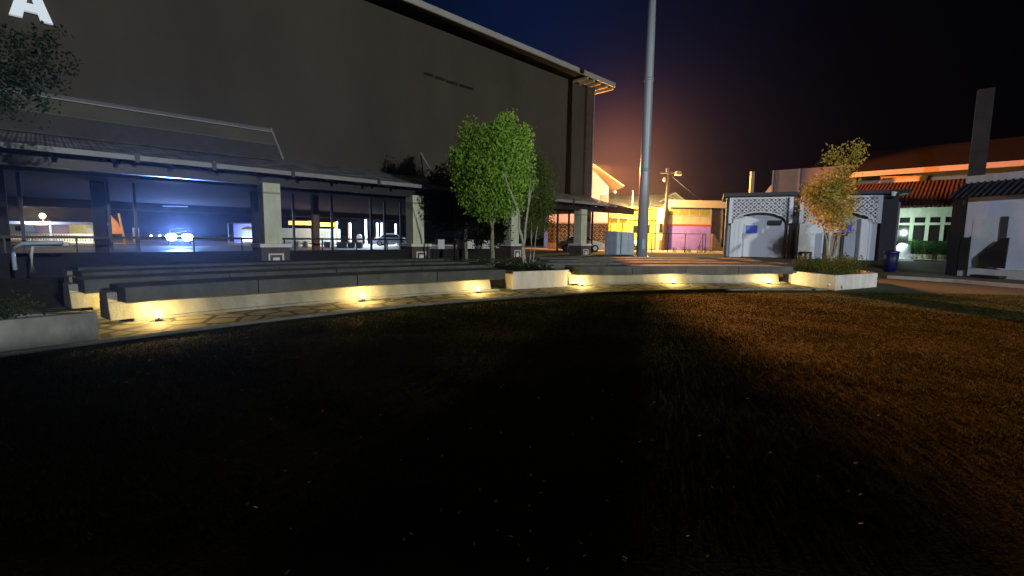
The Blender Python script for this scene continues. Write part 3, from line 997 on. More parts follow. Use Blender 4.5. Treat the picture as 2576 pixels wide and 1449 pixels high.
# ------------------------------------------------------------------ mast, poles, cabinets
mp = at(1614, 640, 33); mp.z = 0.3
root = thing('tall_mast', 'very tall pale steel mast rising out of the top of the photo', 'mast', mp)
MB().tube([(0, 0, 0), (0, 0, 6), (0, 0, 14), (0, 0, 22)], [.38, .33, .27, .20], 20).build('shaft', 'steel', root, smooth=True)
MB().tube([(0, 0, -.1), (0, 0, .10)], .55, 20).build('base_flange', 'steel', root)
MB().box(-.12, .12, -.40, -.36, .6, 1.3).build('access_door', 'cabinet', root)
for z_, r_ in ((6.0, .345), (12.0, .30), (18, .25)):
    MB().tube([(0, 0, z_ - .09), (0, 0, z_ + .09)], r_ + .02, 20).build('collar', 'steel', root, smooth=True)
pp = at(1606, 640, 50); pp.z = .4
tag(MB().tube([(0, 0, 0), (0.05, 0, 7), (0.35, 0, 11.2)], [.07, .06, .04], 8).build('slim_pole', 'wood'), 'slim orange-lit pole just left behind the tall mast', 'pole', loc=pp)
cab = at(1527, 643, 36); cab.z = .38
labs = ['left blue-grey utility cabinet beside the tall mast', 'right blue-grey utility cabinet, touching the mast foot']
cb0 = thing('utility_cabinet', labs[0], 'cabinet', cab, 0.15, 'utility cabinets by the mast')
MB().box(0, 1.05, 0, .6, -.1, 1.72).build('body', 'cabinet', cb0, bevel=.02)
MB().box(.05, .50, -.025, -.003, .1, 1.62).build('door', 'cabinet', cb0)
MB().box(.54, 1.0, -.025, -.003, .1, 1.62).build('door', 'cabinet', cb0)
MB().box(-.04, 1.09, -.04, .64, 1.722, 1.78).build('lid', 'steel', cb0)
dup(cb0, cab + Vector((1.12 * math.cos(.15), 1.12 * math.sin(.15), -.04)), 0.15, labs[1])

up_ = at(1667, 637, 50); up_.z = .4
root = thing('utility_pole', 'leaning wooden utility pole carrying a street lamp and fittings', 'pole', up_)
topd = at(1683, 422, 50) - up_
MB().tube([(0, 0, 0), tuple(topd * .5 + Vector((.03, 0, 0))), tuple(topd)], [.19, .16, .12], 10).build('pole', 'wood', root, smooth=True)
MB().box(topd.x - .9, topd.x + .5, -.06, .06, topd.z - .6, topd.z - .48).build('crossarm', 'wood', root)
MB().box(topd.x + .65, topd.x + 1.3, -.3, .3, topd.z - .75, topd.z - .35, .12, .1).build('lamp_head', 'peach', root)
MB().tube([tuple(topd - Vector((0, 0, .4))), (topd.x + .7, 0, topd.z - .45)], .035, 6).build('lamp_arm', 'steel', root)
MB().ball((topd.x - .42, 0, topd.z - 1.2), .18, 10, 8, 1.4).build('insulator', 'white', root, smooth=True)
MB().tube([(topd.x - .25, 0, topd.z - .05), (topd.x - .25, 0, topd.z - .48)], .07, 8).build('insulator', 'white', root, smooth=True)
MB().tube([(.12, -.2, 1.2), (.32, -.2, 2.4), (.35, -.2, 4.1), (.1, -.2, 5)], .03, 5).build('loose_cable', 'darksteel', root)
wa = up_ + topd - Vector((-.4, 0, .9))
wb = at(1900, 560, 85)
pts = [tuple((wa.lerp(wb, t / 12)) - wa + Vector((0, 0, -3.0 * (t / 12) * (1 - t / 12) * 4 * .4))) for t in range(13)]
tag(MB().tube(pts, .03, 5).build('overhead_wire', 'steel'), 'overhead wire sagging right from the utility pole', 'wire', loc=wa)


# ------------------------------------------------------------------ cars
def car(label, loc, rz, paint='carwhite', glow=False, group=None, small=False):
    root = thing('parked_car', label, 'car', loc, rz, group)
    L, Wd = 4.2, 1.68
    prof = [(-2.1, .35), (-2.12, .62), (-2.0, .86), (-1.75, .95), (-1.35, 1.0), (-.95, 1.36), (-.4, 1.46), (.35, 1.44), (.85, 1.22), (1.15, .98), (1.7, .9), (2.02, .78), (2.1, .55), (2.05, .32), (1.7, .26), (-1.8, .26)]
    mb = MB()
    n = len(prof)
    secs = [(-Wd / 2, .93, 0), (-Wd / 2 + .06, 1, 0), (-Wd / 2 + .2, 1, 1), (Wd / 2 - .2, 1, 1), (Wd / 2 - .06, 1, 0), (Wd / 2, .93, 0)]
    for (y, s_, t) in secs:
        for x, z in prof:
            zz = z
            if z > 1.0 and t == 0:
                zz = 0.98
            mb.v.append((x * s_ if z < 1 else x, y, zz))
    for i in range(len(secs) - 1):
        for j in range(n):
            q = (j + 1) % n
            mb.f.append((i * n + j, (i + 1) * n + j, (i + 1) * n + q, i * n + q))
    mb.f.append(tuple(range(n))); mb.f.append(tuple(range(5 * n, 6 * n))[::-1])
    mb.build('body', paint, root, bevel=.03, smooth=False)
    for s_ in (-1, 1):
        MB().add([(-1.2, s_ * .80, 1.0), (.98, s_ * .80, 1.0), (.7, s_ * .68, 1.32), (-.85, s_ * .68, 1.34)], [(0, 1, 2, 3)]).build('side_window', 'glassdark', root)
        for x in (-1.3, 1.3):
            w_ = MB().tube([(x, s_ * .70, .31), (x, s_ * .86, .31)], .31, 20).build('wheel', 'tyre', root)
            MB().tube([(x, s_ * .84, .31), (x, s_ * .868, .31)], .19, 14).build('rim', 'rim', w_)
        MB().ball((2.0, s_ * .6, .66), (.10 if not glow else float(glow)), 14, 10, .75).build('headlight', 'headglow' if glow else 'white', root, smooth=True)
        MB().box(-2.14, -2.05, s_ * .62 - .13, s_ * .62 + .13, .66, .82).build('tail_light', 'red', root)
    MB().add([(1.12, -.62, 1.0), (1.12, .62, 1.0), (.84, .56, 1.26), (.84, -.56, 1.26)], [(0, 1, 2, 3)]).build('windscreen', 'glassdark', root)
    return root


cg = at(1458, 631, 43); cg.z = .40
car('white hatchback parked before the patterned screen, behind the orange-lit column', cg, -0.05)
hl = at(451, 595, 43)
car('dark car facing the camera with blazing blue-white headlights', (hl.x + 2.0 * hl.x / math.hypot(hl.x, hl.y), hl.y + 2.0 * hl.y / math.hypot(hl.x, hl.y), G + .15), math.atan2(-hl.y, -hl.x), 'cardark', 0.44)  # oversized lenses imitate the glare around the headlights
dirc = (Vector((0, 0, 1.2)) - hl).normalized()
lamp('headlight_spill', 'POINT', hl + dirc * .9 + Vector((0, 0, .15)), 2600, (.20, .38, 1.0), .25)
lamp('headlight_beam', 'SPOT', hl + dirc * .6 + Vector((0, 0, 0.0)), 150000, (.18, .36, 1.0), .2, aim=(0, 0, 1.6), cone=13, blend=1.0)
pc = at(986, 601, 56); pc.z = G
car('pale blue car seen between the steel posts, left of the second cream column', pc, 0.1, mat('pale_blue_car_paint', (.4, .55, .7), .3, .05, spec=.6))
c2 = at(391, 590, 85); c2.z = G
car('small distant car with lit lamps on the road left of the headlights', c2, math.atan2(-c2.y, -c2.x), 'cardark', 0.15)

# ------------------------------------------------------------------ road beyond
pA, pB = at(-300, 606, 52), at(1500, 606, 46)
rd = MB()
rpts = [(-90, 50), (-40, 49), (-15, 47), (6, 46), (14, 40.5), (24, 41), (40, 50)]
rout = [(-90, 78), (-40, 75), (-15, 70), (6, 66), (14, 52), (26, 52), (44, 64)]
for (x, y), (x2_, y2_) in zip(rpts, rout):
    rd.v += [(x, y, G + .004), (x2_, y2_, G + .004)]
for i in range(len(rpts) - 1):
    rd.f.append((2 * i, 2 * i + 2, 2 * i + 3, 2 * i + 1))
rd.build('road', mat('pale_road_surface', (0.30, 0.26, 0.22), .9, .2, .8))['kind'] = 'structure'

# ------------------------------------------------------------------ houses beyond the mast
fp = Face(at(1480, 600, 54), at(1545, 600, 54))
ph = thing('pink_house', 'pink house gable with sloping eave directly right of the hall corner', 'house', fp.A, fp.rz)
xl, xr_ = fp.x(1380), fp.x(1527)
zt = fp.z(1484, 422)
MB().prism([(xl, G), (xr_, G), (xr_, fp.z(1527, 470)), (fp.x(1484), zt - .1), (fp.x(1440), zt - .1 + 1.6), (xl, zt)], 0, 8).build('wall', 'pinkwall', ph)
e1, e0 = fp.q(1563, 473), fp.q(1440, 386)
MB().prism([(e0[0], e0[1]), (e1[0], e1[1]), (e1[0], e1[1] + .16), (e0[0], e0[1] + .16)], -1.3, 8.2).build('roof', 'orangeroof', ph)
MB().box(xr_ - .9, xr_ - .05, -.04, -.003, fp.z(1520, 512), fp.z(1520, 490)).build('shutter', 'lilac', ph)
MB().ball((fp.x(1546, 483), -.2, fp.z(1546, 483)), .16, 8, 6).build('eave_lamp', 'white', ph)
# patterned breeze-block screen
fs_ = Face(at(1378, 600, 50), at(1529, 600, 49))
sc_ = thing('patterned_screen', 'perforated breeze-block screen wall behind the parked hatchback', 'wall', fs_.A, fs_.rz)
zt, zb_ = fs_.z(1500, 563), fs_.z(1500, 612)
Ls = fs_.L
MB().box(0, Ls, .02, .14, G, zb_).build('base_wall', 'peach', sc_)
MB().box(0, Ls, .22, .30, G, 3.1).build('backing', 'brownwall', sc_)
lat = MB()
nx = int(Ls / .42); nz = 5
for i in range(nx):
    for k in range(nz):
        x = (i + .5) * Ls / nx; z = zb_ + (k + .5) * (zt - zb_) / nz; hx = Ls / nx / 2; hz = (zt - zb_) / nz / 2
        for (ax, az) in ((1, 1), (1, -1), (-1, 1), (-1, -1)):
            if (i * 3 + k * 5 + ax + az) % 7 == 0:
                continue
            t_ = .05
            lat.add([(x + ax * hx, .02, z), (x, .02, z + az * hz), (x, .02, z + az * (hz - t_ * 1.6)), (x + ax * (hx - t_ * 1.6), .02, z),
                     (x + ax * hx, .10, z), (x, .10, z + az * hz), (x, .10, z + az * (hz - t_ * 1.6)), (x + ax * (hx - t_ * 1.6), .10, z)], [(0, 1, 2, 3), (4, 7, 6, 5), (0, 4, 5, 1), (2, 6, 7, 3)])
lat.build('lattice', 'peach', sc_)
MB().box(0, Ls, -.02, .2, zt, zt + .12).build('coping', 'peach', sc_)

fy = Face(at(1531, 600, 57), at(1652, 600, 57.5))
yh = thing('yellow_house', 'bright yellow house under an orange lamp, left behind the mast', 'house', fy.A, fy.rz)
Ly = fy.x(1652)
zr = fy.z(1590, 522)
MB().box(0, Ly, 0, 9, G, zr).build('wall', 'yellow', yh)
zc = fy.z(1590, 551)
MB().box(fy.x(1572), Ly + .1, -.5, -.003, zc - .1, zc + .08).build('ledge', 'yellow', yh)
MB().box(-.1, fy.x(1576), -1.4, -.003, zc + .02, zc + .14).build('porch_roof', 'peach', yh)
for p_ in (1546, 1569):
    MB().box(fy.x(p_) - .06, fy.x(p_) + .06, -1.3, -1.18, G, zc).build('porch_post', 'yellow', yh)
for (a_, b_, c_, d_) in [(1592, 568, 1602, 586), (1626, 566, 1633, 586)]:
    w_ = MB().box(fy.x(a_), fy.x(b_ if False else c_), -.05, -.003, fy.z(a_, d_), fy.z(a_, b_)).build('window', 'glassdark', yh)
    MB().box(fy.x(a_) - .08, fy.x(c_) + .08, -.07, -.052, fy.z(a_, b_), fy.z(a_, b_) + .08).build('lintel', 'yellow', w_)
MB().box(fy.x(1547), fy.x(1563), -.05, -.003, fy.z(1550, 585), fy.z(1550, 567)).build('window', 'tarp', yh)
MB().box(fy.x(1595), fy.x(1606), -.03, -.003, G, fy.z(1600, 596)).build('door', 'yellow', yh)
# metal roof
zr1 = fy.z(1530, 498)
MB().add([(-.4, -.8, zr - .05), (Ly + 4.0, -.8, zr - .05), (Ly + 4.0, 4.5, zr + 2.1), (-.4, 4.5, zr + 1.7), (-.4, 10, zr), (Ly + 4, 10, zr)], [(0, 1, 2, 3), (3, 2, 5, 4), (1, 5, 2)]).build('roof', 'metalroof', yh)
MB().box(-.4, Ly + 4.0, -.86, -.8, zr - .2, zr + .0).build('gutter', 'yellow', yh)
MB().tube([(fy.x(1581), -.9, zr - .2), (fy.x(1581), -.9, zr + 1.9)], .07, 6).build('vent_pipe', 'white', yh)
# gable with dark underside to the right
gx0, gx1, gx2 = fy.x(1662), fy.x(1706), fy.x(1742)
gz0, gz1 = fy.z(1662, 512), fy.z(1706, 484)
gb = thing('gabled_house', 'house gable end with dark recess above the peach roofline', 'house', (fy.A + fy.n * 2), fy.rz)
MB().prism([(gx0, 4.2), (gx2, 4.2), (gx2, gz0 + .1), (gx1, gz1 - .15), (gx0, gz0)], .5, 5).build('wall', 'metalroof', gb)
MB().prism([(gx0 + 1, gz0 - .1), (gx1, gz1 - .5), (gx2 - .7, gz0 - .0)], .3, .495).build('gable_recess', 'brownwall', gb)
MB().prism([(gx0 - .3, gz0 - .1), (gx1, gz1), (gx2 + .3, gz0 - .1), (gx2 + .3, gz0 + .05), (gx1, gz1 + .18), (gx0 - .3, gz0 + .05)], -.5, 5.2).build('roof', 'metalroof', gb)

fu = Face(at(1667, 600, 55), at(1787, 600, 55.5))
pu = thing('purple_house', 'long low house, purple below and peach above, right of the utility pole', 'house', fu.A, fu.rz)
Lu = fu.L
z1, z2, z3, z4 = fu.z(1720, 568), fu.z(1720, 522), fu.z(1720, 505), fu.z(1720, 564)
MB().box(0, Lu, 0, 6, G, z1).build('lower_wall', 'purple', pu)
MB().box(0, Lu, 0, 6, z4, z2 + .1).build('upper_wall', 'peach', pu)
MB().box(0, Lu, -.05, 6, z1 + .002, z4 - .002).build('red_band', 'red', pu)
xw0, xw1 = fu.x(1676), fu.x(1782)
for i in range(4):
    a_ = xw0 + (xw1 - xw0) * i / 4 + .08; b_ = xw0 + (xw1 - xw0) * (i + 1) / 4 - .08
    w_ = MB().box(a_, b_, -.03, -.003, fu.z(1720, 542), fu.z(1720, 526)).build('window', 'paneyellow', pu)
    MB().box(a_ - .06, b_ + .06, -.08, -.032, fu.z(1720, 543.5), fu.z(1720, 542)).build('sill', 'peach', w_)
MB().box(-.3, Lu + .9, -.9, 6.5, z2 + .12, z2 + .3).build('roof_slab', 'brownwall', pu)
MB().box(-.3, Lu + 1.5, -1.0, -.903, z2 - .05, z3).build('fascia', 'orangeroof', pu)
MB().box(Lu, fu.x(1822), .8, 6, G, z2 - .1).build('side_wall', 'brownwall', pu)
MB().box(fu.x(1817), fu.x(1822), .6, .797, G, z3 - .2).build('side_post', 'orangeroof', pu)
st = MB()
for i in range(6):
    st.box(fu.x(1788) + i * .22, fu.x(1788) + i * .22 + .24, -.4, .5, G, G + 1.9 - i * .3)
st.build('steps', 'brownwall', pu)
# narrow link between yellow and purple houses
fl = Face(at(1651, 600, 54), at(1669, 600, 53.8))
lk = thing('narrow_house', 'narrow shaded house slot with a dark door between yellow and purple', 'house', fl.A, fl.rz)
MB().box(0, fl.L, 0, 3, G, fl.z(1660, 524)).build('wall', 'peach', lk)
MB().box(.25, fl.L - .15, -.04, -.003, fl.z(1660, 585), fl.z(1660, 562)).build('window', 'glassdark', lk)
MB().box(.35, fl.L - .1, -.04, -.003, G, fl.z(1660, 603)).build('door', 'brownwall', lk)
# fence frame before the purple wall
ff = Face(at(1640, 600, 44), at(1775, 600, 43.5))
fe = thing('wire_fence', 'low dark wire fence in front of the purple wall', 'fence', ff.A, ff.rz)
zf = ff.z(1700, 588)
MB().box(0, ff.L, -.02, .02, zf - .03, zf + .03).build('top_rail', 'darksteel', fe)
for p_ in (1640, 1681, 1724, 1768, 1775):
    MB().tube([(ff.x(p_), 0, .3), (ff.x(p_), 0, zf)], .035, 6).build('post', 'darksteel', fe)
MB().tube([(ff.x(1768), 0, zf), (ff.x(1755), 0, .4)], .025, 6).build('brace', 'darksteel', fe)
# low weeds along the fence
for_ = [(ff.A + ff.u * t + ff.n * .25) for t in (2.0, 2.9, 3.4, 4.4, 4.9, 5.6)]
mb = MB()
for q in for_:
    leafcloud(mb, [(q.x, q.y, .62, .3, .2, .25, 1)], 90, .09, rp, 1.3)
o = mb.build('weeds', 'herb'); o['kind'] = 'stuff'; o['label'] = 'low weeds growing along the wire fence'; o['category'] = 'weeds'
# scooter with lit headlight
sp = at(1588, 630, 50); sp.z = G
sco = thing('scooter', 'scooter with its round headlight on, before the yellow wall', 'scooter', sp, -1.2)
MB().prism([(-.7, .45), (-.2, .42), (.1, .3), (.45, .35), (.55, .95), (.4, .95), (.3, .45), (.0, .45), (-.1, .78), (-.75, .82)], -.13, .13).build('body', 'cardark', sco, bevel=.03)
for x in (-.55, .6):
    w_ = MB().tube([(x, -.05, .25), (x, .05, .25)], .25, 16).build('wheel', 'tyre', sco)
    MB().tube([(x, -.055, .25), (x, .055, .25)], .12, 12).build('rim', 'rim', w_)
MB().tube([(.5, -.32, 1.05), (.5, .32, 1.05)], .02, 6).build('handlebar', 'darksteel', sco)
MB().ball((.62, 0, .85), .17, 12, 8).build('headlight', mat('scooter_headlight_lens', (1, .95, .8), .3, 0, emis=(1, .9, .65), estr=5), sco, smooth=True)

# ------------------------------------------------------------------ kiosks
KA, KB = gz(1824, 646, .38), gz(2216, 656, .38)
fk = Face(KA, KB)
KZ = .38
TOPL, TOPR = fk.z(1830, 507), fk.z(2210, 486)
ZT = (TOPL + TOPR) / 2
ks = thing('kiosk_building', 'dark framed kiosk building with two white lattice-topped bays', 'building', (KA.x, KA.y, 0), fk.rz)
LK = fk.L
MB().box(-.05, LK + .1, 1.35, 4.2, KZ, ZT + .1).build('rear_volume', 'slate', ks)
MB().box(-.35, LK + 1.1, -.55, 4.5, ZT + .12, ZT + .36).build('roof_slab', 'slate', ks)
MB().box(-.10, fk.x(1829), 0, 1.35, KZ, ZT + .11).build('left_pier', 'slate', ks)
MB().box(fk.x(1990), fk.x(2005), -.03, 1.35, KZ, ZT + .11).build('middle_pier', 'slate', ks)
MB().box(fk.x(2212), LK + .65, .02, 4.15, KZ, ZT + .09).build('right_pier', 'slate', ks)


def lattice(x0, x1, z0, z1, arch, parent):
    """white lattice of small openings above an arched cut-out"""
    mb = MB(); c = .25
    nx = max(1, round((x1 - x0) / c)); nz = max(1, round((z1 - z0) / c))
    cx_, cz_ = (x1 - x0) / nx, (z1 - z0) / nz
    for i in range(nx):
        for k in range(nz):
            xm, zm = x0 + (i + .5) * cx_, z0 + (k + .5) * cz_
            if arch(xm, zm):
                continue
            hx, hz = cx_ / 2, cz_ / 2
            o8 = []; i8 = []
            off = hx if k % 2 else 0
            for j in range(8):
                a = math.pi * 2 * (j + .5) / 8
                sx, sz = math.cos(a), math.sin(a)
                m_ = max(abs(sx), abs(sz))
                o8.append((xm + sx / m_ * hx, zm + sz / m_ * hz))
                i8.append((xm + sx * hx * (.80 if (i + k) % 2 else .62), zm + sz * hz * (.80 if (i + k) % 2 else .62)))
            k0 = len(mb.v)
            for y in (0.0, .05):
                mb.v += [(x, y, z) for x, z in o8]; mb.v += [(x, y, z) for x, z in i8]
            for j in range(8):
                q = (j + 1) % 8
                mb.f.append((k0 + j, k0 + q, k0 + 8 + q, k0 + 8 + j))
                mb.f.append((k0 + 8 + j, k0 + 8 + q, k0 + 24 + q, k0 + 24 + j))
    mb.v = [(x, y - .10, z) for x, y, z in mb.v]
    return mb.build('lattice_panel', 'kwhite', parent)


zlow = fk.z(1900, 560)
for bi, (pa, pb) in enumerate([(1829, 1990), (2005, 2212)]):
    xa_, xb_ = fk.x(pa) + .02, fk.x(pb) - .02
    w_ = xb_ - xa_
    m0, m1 = xa_ + .22, xb_ - .22
    def arch(x, z, xa_=xa_, w_=w_):
        t = (x - xa_ - w_ * .5) / (w_ * .42)
        return abs(t) < 1 and z < zlow + .75 * math.sqrt(1 - t * t)
    lattice(m0, m1, zlow, ZT - .02, arch, ks)
    fr_ = MB()
    fr_.box(xa_, m0 - .002, -.12, -.03, zlow - .05, ZT + .06)
    fr_.box(m1 + .002, xb_, -.12, -.03, zlow - .05, ZT + .06)
    fr_.box(m0, m1, -.12, -.03, ZT - .018, ZT + .06)
    fr_.build('lattice_frame', 'kwhite', ks)
    hd = [(xa_, zlow - .04), (xa_, ZT + .05), (xb_, ZT + .05), (xb_, zlow - .04)]
    for j in range(13):
        t = math.pi * j / 12
        hd.append((xa_ + w_ * .5 + math.cos(t) * w_ * .42, zlow + .75 * math.sin(t) + (0 if 0 < j < 12 else -.04)))
    MB().prism(hd, -.028, -.004).build('lattice_back_board', 'lilac', ks)  # grey board added behind the lattice so its holes look darker
    # arched rim
    rim = MB(); N_ = 16
    pts = []
    for j in range(N_ + 1):
        t = math.pi * j / N_
        pts.append((xa_ + w_ * .5 - math.cos(t) * w_ * .42, -.08, zlow + .75 * math.sin(t)))
    rim.tube(pts, .045, 6)
    rim.build('arch_rim', 'kwhite', ks)
    MB().box(xa_, xb_, 1.20, 1.345, KZ, ZT).build('back_wall', 'kwhite', ks)
    MB().box(xa_ + .02, xb_ - .02, .0, 1.19, ZT - .12, ZT + .1).build('ceiling', 'slate', ks)
    if bi == 0:
        x0_, x1_ = fk.x(1836), fk.x(1866)
    else:
        x0_, x1_ = fk.x(2164), fk.x(2206)
    lc = MB().box(x0_, x1_, .15, .9, KZ, fk.z(1850, 551)).build('locker', 'kwhite', ks, bevel=.02)
    n_ = 3 if bi == 0 else 2
    for j in range(n_):
        a_ = x0_ + (x1_ - x0_) * j / n_ + .04; b_ = x0_ + (x1_ - x0_) * (j + 1) / n_ - .04
        MB().box(a_, b_, .115, .147, KZ + .1, fk.z(1850, 551) - .1).build('locker_door', 'kwhite', lc)
MB().box(fk.x(1874), fk.x(1974), 1.12, 1.197, KZ, fk.z(1900, 563)).build('roller_shutter', 'kwhite', ks)
MB().box(fk.x(2010), fk.x(2074), .10, .25, KZ, fk.z(2040, 548)).build('shutter', 'kwhite', ks)
MB().tube([(fk.x(1976), -.2, KZ), (fk.x(1976), -.2, ZT)], .05, 8).build('front_post', 'slate', ks)
MB().box(fk.x(1930), fk.x(1965), .2, .7, fk.z(1930, 563), fk.z(1930, 554)).build('hood', 'slate', ks)
# blue signs with a pale emblem block, and their fixings
for bi, (pa, pb, ya, yb) in enumerate([(1877, 1905, 567, 587), (2116, 2142, 566, 586)]):
    off = 1.08 if bi == 0 else -.4
    x0_, x1_ = fk.x(pa, 580, off), fk.x(pb, 580, off)
    z0_, z1_ = fk.z(pa, yb, off), fk.z(pa, ya, off)
    pth = fk.A + fk.u * x0_ + fk.n * off
    sg = thing('blue_sign', ['blue rectangular sign on the left kiosk shutter', 'blue rectangular sign on a post before the right kiosk'][bi], 'sign', (pth.x, pth.y, 0), fk.rz)
    MB().box(0, x1_ - x0_, -.02, .02, z0_, z1_).build('sign_face', 'blue', sg)
    MB().box(.05, .22, -.024, -.0205, z0_ + (z1_ - z0_) * .45, z1_ - .08).build('emblem', mat('pale_blue_mark', (.12, .25, .6), .5, .1), sg)
    if bi:
        MB().box(.06, .22, -.0, .12, .1, z0_).build('sign_post', 'slate', sg)
# slim slate posts behind the young tree
for px, lab in [(2078, 'slate post left behind the young tree'), (2101, 'slate post directly behind the young tree stems')]:
    q = fk.A + fk.u * fk.x(px, 600, -.3) - fk.n * .3
    tag(MB().box(-.11, .11, -.11, .11, 0, 1.9).build('slate_post', 'slate'), lab, 'post', 'slate posts before the right kiosk', loc=(q.x, q.y, .3), rz=fk.rz)
# stool
q = fk.A + fk.u * fk.x(2026, 640, -.35) - fk.n * .35
stl = thing('stool', 'low dark stool standing before the right kiosk shutter', 'stool', (q.x, q.y, .36), fk.rz)
MB().box(-.36, .36, -.25, .25, .42, .52).build('seat', 'slate', stl, bevel=.03)
for sx in (-1, 1):
    for sy in (-1, 1):
        MB().box(sx * .3 - .04, sx * .3 + .04, sy * .2 - .04, sy * .2 + .04, 0, .42).build('leg', 'slate', stl)
# pale strip wall and blue bin to the right of the kiosks
q = at(2243, 600, 31); 
tag(MB().box(-.28, .28, -.05, .05, 0, 3.9).build('pale_screen', 'lilac'), 'tall narrow pale screen right of the kiosk building', 'screen', loc=(q.x, q.y, .3), rz=-.5)
q = at(2238, 684, 25); q.z = 0.05
bn = thing('blue_bin', 'large dark blue bin between kiosks and the lit veranda', 'bin', q)
MB().tube([(0, 0, 0), (0, 0, .6), (0, 0, 1.0)], [.26, .31, .33], 16).build('body', 'bluebin', bn, smooth=True)
MB().tube([(0, 0, 1.0), (0, 0, 1.06), (0, 0, 1.12)], [.36, .35, .15], 16).build('lid', 'bluebin', bn)
q = at(2247, 493, 30)
kl = thing('kiosk_spotlight', 'small pale lamp fitting at the right end of the kiosk roof', 'lamp', q)
MB().tube([(0, 0, 0), (.05, 0, .25)], [.10, .16], 10).build('housing', 'white', kl)
MB().box(-.03, .03, .0, .5, -.04, .04).build('arm', 'slate', kl)

# ------------------------------------------------------------------ buildings behind the kiosks
fb = Face(at(1939, 500, 46), at(2150, 500, 42))
bb = thing('parapet_building', 'dull lilac-grey block rising behind the left kiosk roof', 'building', fb.A, fb.rz)
zt = fb.z(2000, 425)
MB().box(0, fb.L, 0, 8, G, zt).build('wall', 'lilac', bb)
MB().box(fb.x(1998) - .08, fb.x(1998) + .08, -.07, -.003, 4, zt).build('edge_trim', 'gutter', bb)
MB().box(0, .12, -.07, -.003, 4, zt).build('corner_trim', 'gutter', bb)
MB().prism([(fb.x(1916), fb.z(1916, 483)), (-.01, fb.z(1936, 463)), (-.01, fb.z(1936, 490)), (-.5, fb.z(1930, 494)), (-.5, fb.z(1930, 484))], .2, 1.2).build('eave', 'orangeroof', bb)
q = at(1889, 494, 44)
tag(MB().box(-.16, .16, -.12, .12, -2.5, 60 * 44 / FPX).build('orange_post', 'orangeroof'), 'short orange-lit post sticking up behind the left kiosk roof', 'post', loc=q)

fr2 = Face(at(2144, 450, 41), at(2640, 410, 33))
rh = thing('red_roof_house', 'long house with dark red roof and orange-lit eave board', 'house', fr2.A, fr2.rz)
ze = fr2.z(2360, 420)
zel = (fr2.z(2150, 440) + fr2.z(2560, 405)) / 2
Lr = fr2.L
MB().box(0, Lr + 4, 2.4, 12, G, zel).build('wall', 'peach', rh)
MB().box(-.2, Lr + 5, -.1, 0.0, zel - .28, zel + .12).build('eave_board', 'orangeroof', rh)
MB().add([(-.2, 0, zel + .10), (Lr + 5, 0, zel + .10), (Lr + 5, 5.5, zel + 2.6), (-3.5, 5.5, zel + 2.6), (-3.5, 11, zel + .1), (Lr + 5, 11, zel + .1), (-6, 5.5, zel + .1)], [(0, 1, 2, 3), (3, 2, 5, 4), (0, 3, 6), (3, 4, 6)]).build('roof', 'redroof', rh)
MB().prism([(fr2.x(2178), zel - 1.15), (fr2.x(2186), zel - .5), (fr2.x(2200), zel - .3), (fr2.x(2310), zel - .30), (fr2.x(2306), zel - .75), (fr2.x(2285), zel - 1.05), (fr2.x(2280), zel - 1.25)], 2.32, 2.397).build('soffit_light_patch', 'orangeroof', rh)  # pale patches shaped like the lamplight on the soffit
MB().prism([(fr2.x(2345), zel - .85), (fr2.x(2356), zel - .55), (fr2.x(2400), zel - .50), (fr2.x(2410), zel - .62), (fr2.x(2408), zel - .85)], 2.32, 2.397).build('soffit_light_patch', 'orangeroof', rh)
# lower tiled roof and veranda
fv = Face(at(2262, 600, 33), at(2440, 600, 30.5))
vh = thing('veranda_house', 'greenish-lit veranda front with dark glazing, between kiosks and white house', 'house', fv.A, fv.rz)
zv = fv.z(2340, 518)
MB().add([(-2.6, -.5, zv + .02), (fv.L + 1, -.5, zv + .02), (fv.L + 1, 5.2, zv + 2.2), (-4.5, 5.2, zv + 2.2), (-2.6, -.5, zv - .12), (fv.L + 1, -.5, zv - .12)], [(0, 1, 2, 3), (4, 5, 1, 0)]).build('roof', 'redtiles', vh)
MB().box(-.6, fv.L + .4, 0, .25, fv.z(2340, 546), zv).build('lintel_wall', 'cream', vh)
zt1, zt0 = fv.z(2340, 546) - .002, fv.z(2340, 560)
zm0 = fv.z(2340, 566)
wn = MB().box(-.6, fv.L + .4, .12, .16, fv.z(2340, 640), zt1).build('window', 'glassdark', vh)
f_ = MB()
f_.box(-.6, fv.L + .3, -.02, .115, zm0, zt0)
for p_ in (2253, 2290, 2329, 2367, 2412):
    f_.box(fv.x(p_) - .10, fv.x(p_) + .10, -.0, .11, fv.z(2340, 606), zm0 - .001)
    f_.box(fv.x(p_) - .12, fv.x(p_) + .12, -.0, .11, zt0 + .001, zt1)
f_.build('window_frame', 'cream', vh)
MB().box(-.6, fv.L + .4, .0, .22, G + .12, fv.z(2340, 640) - .003).build('low_wall', 'peach', vh)
MB().box(-.7, fv.L + .2, -2.2, -.003, G - .12, G + .12).build('veranda_floor', 'white', vh)
MB().box(-.7, fv.L + .2, -2.1, -.003, -.1, G - .13).build('veranda_base', 'brownwall', vh)
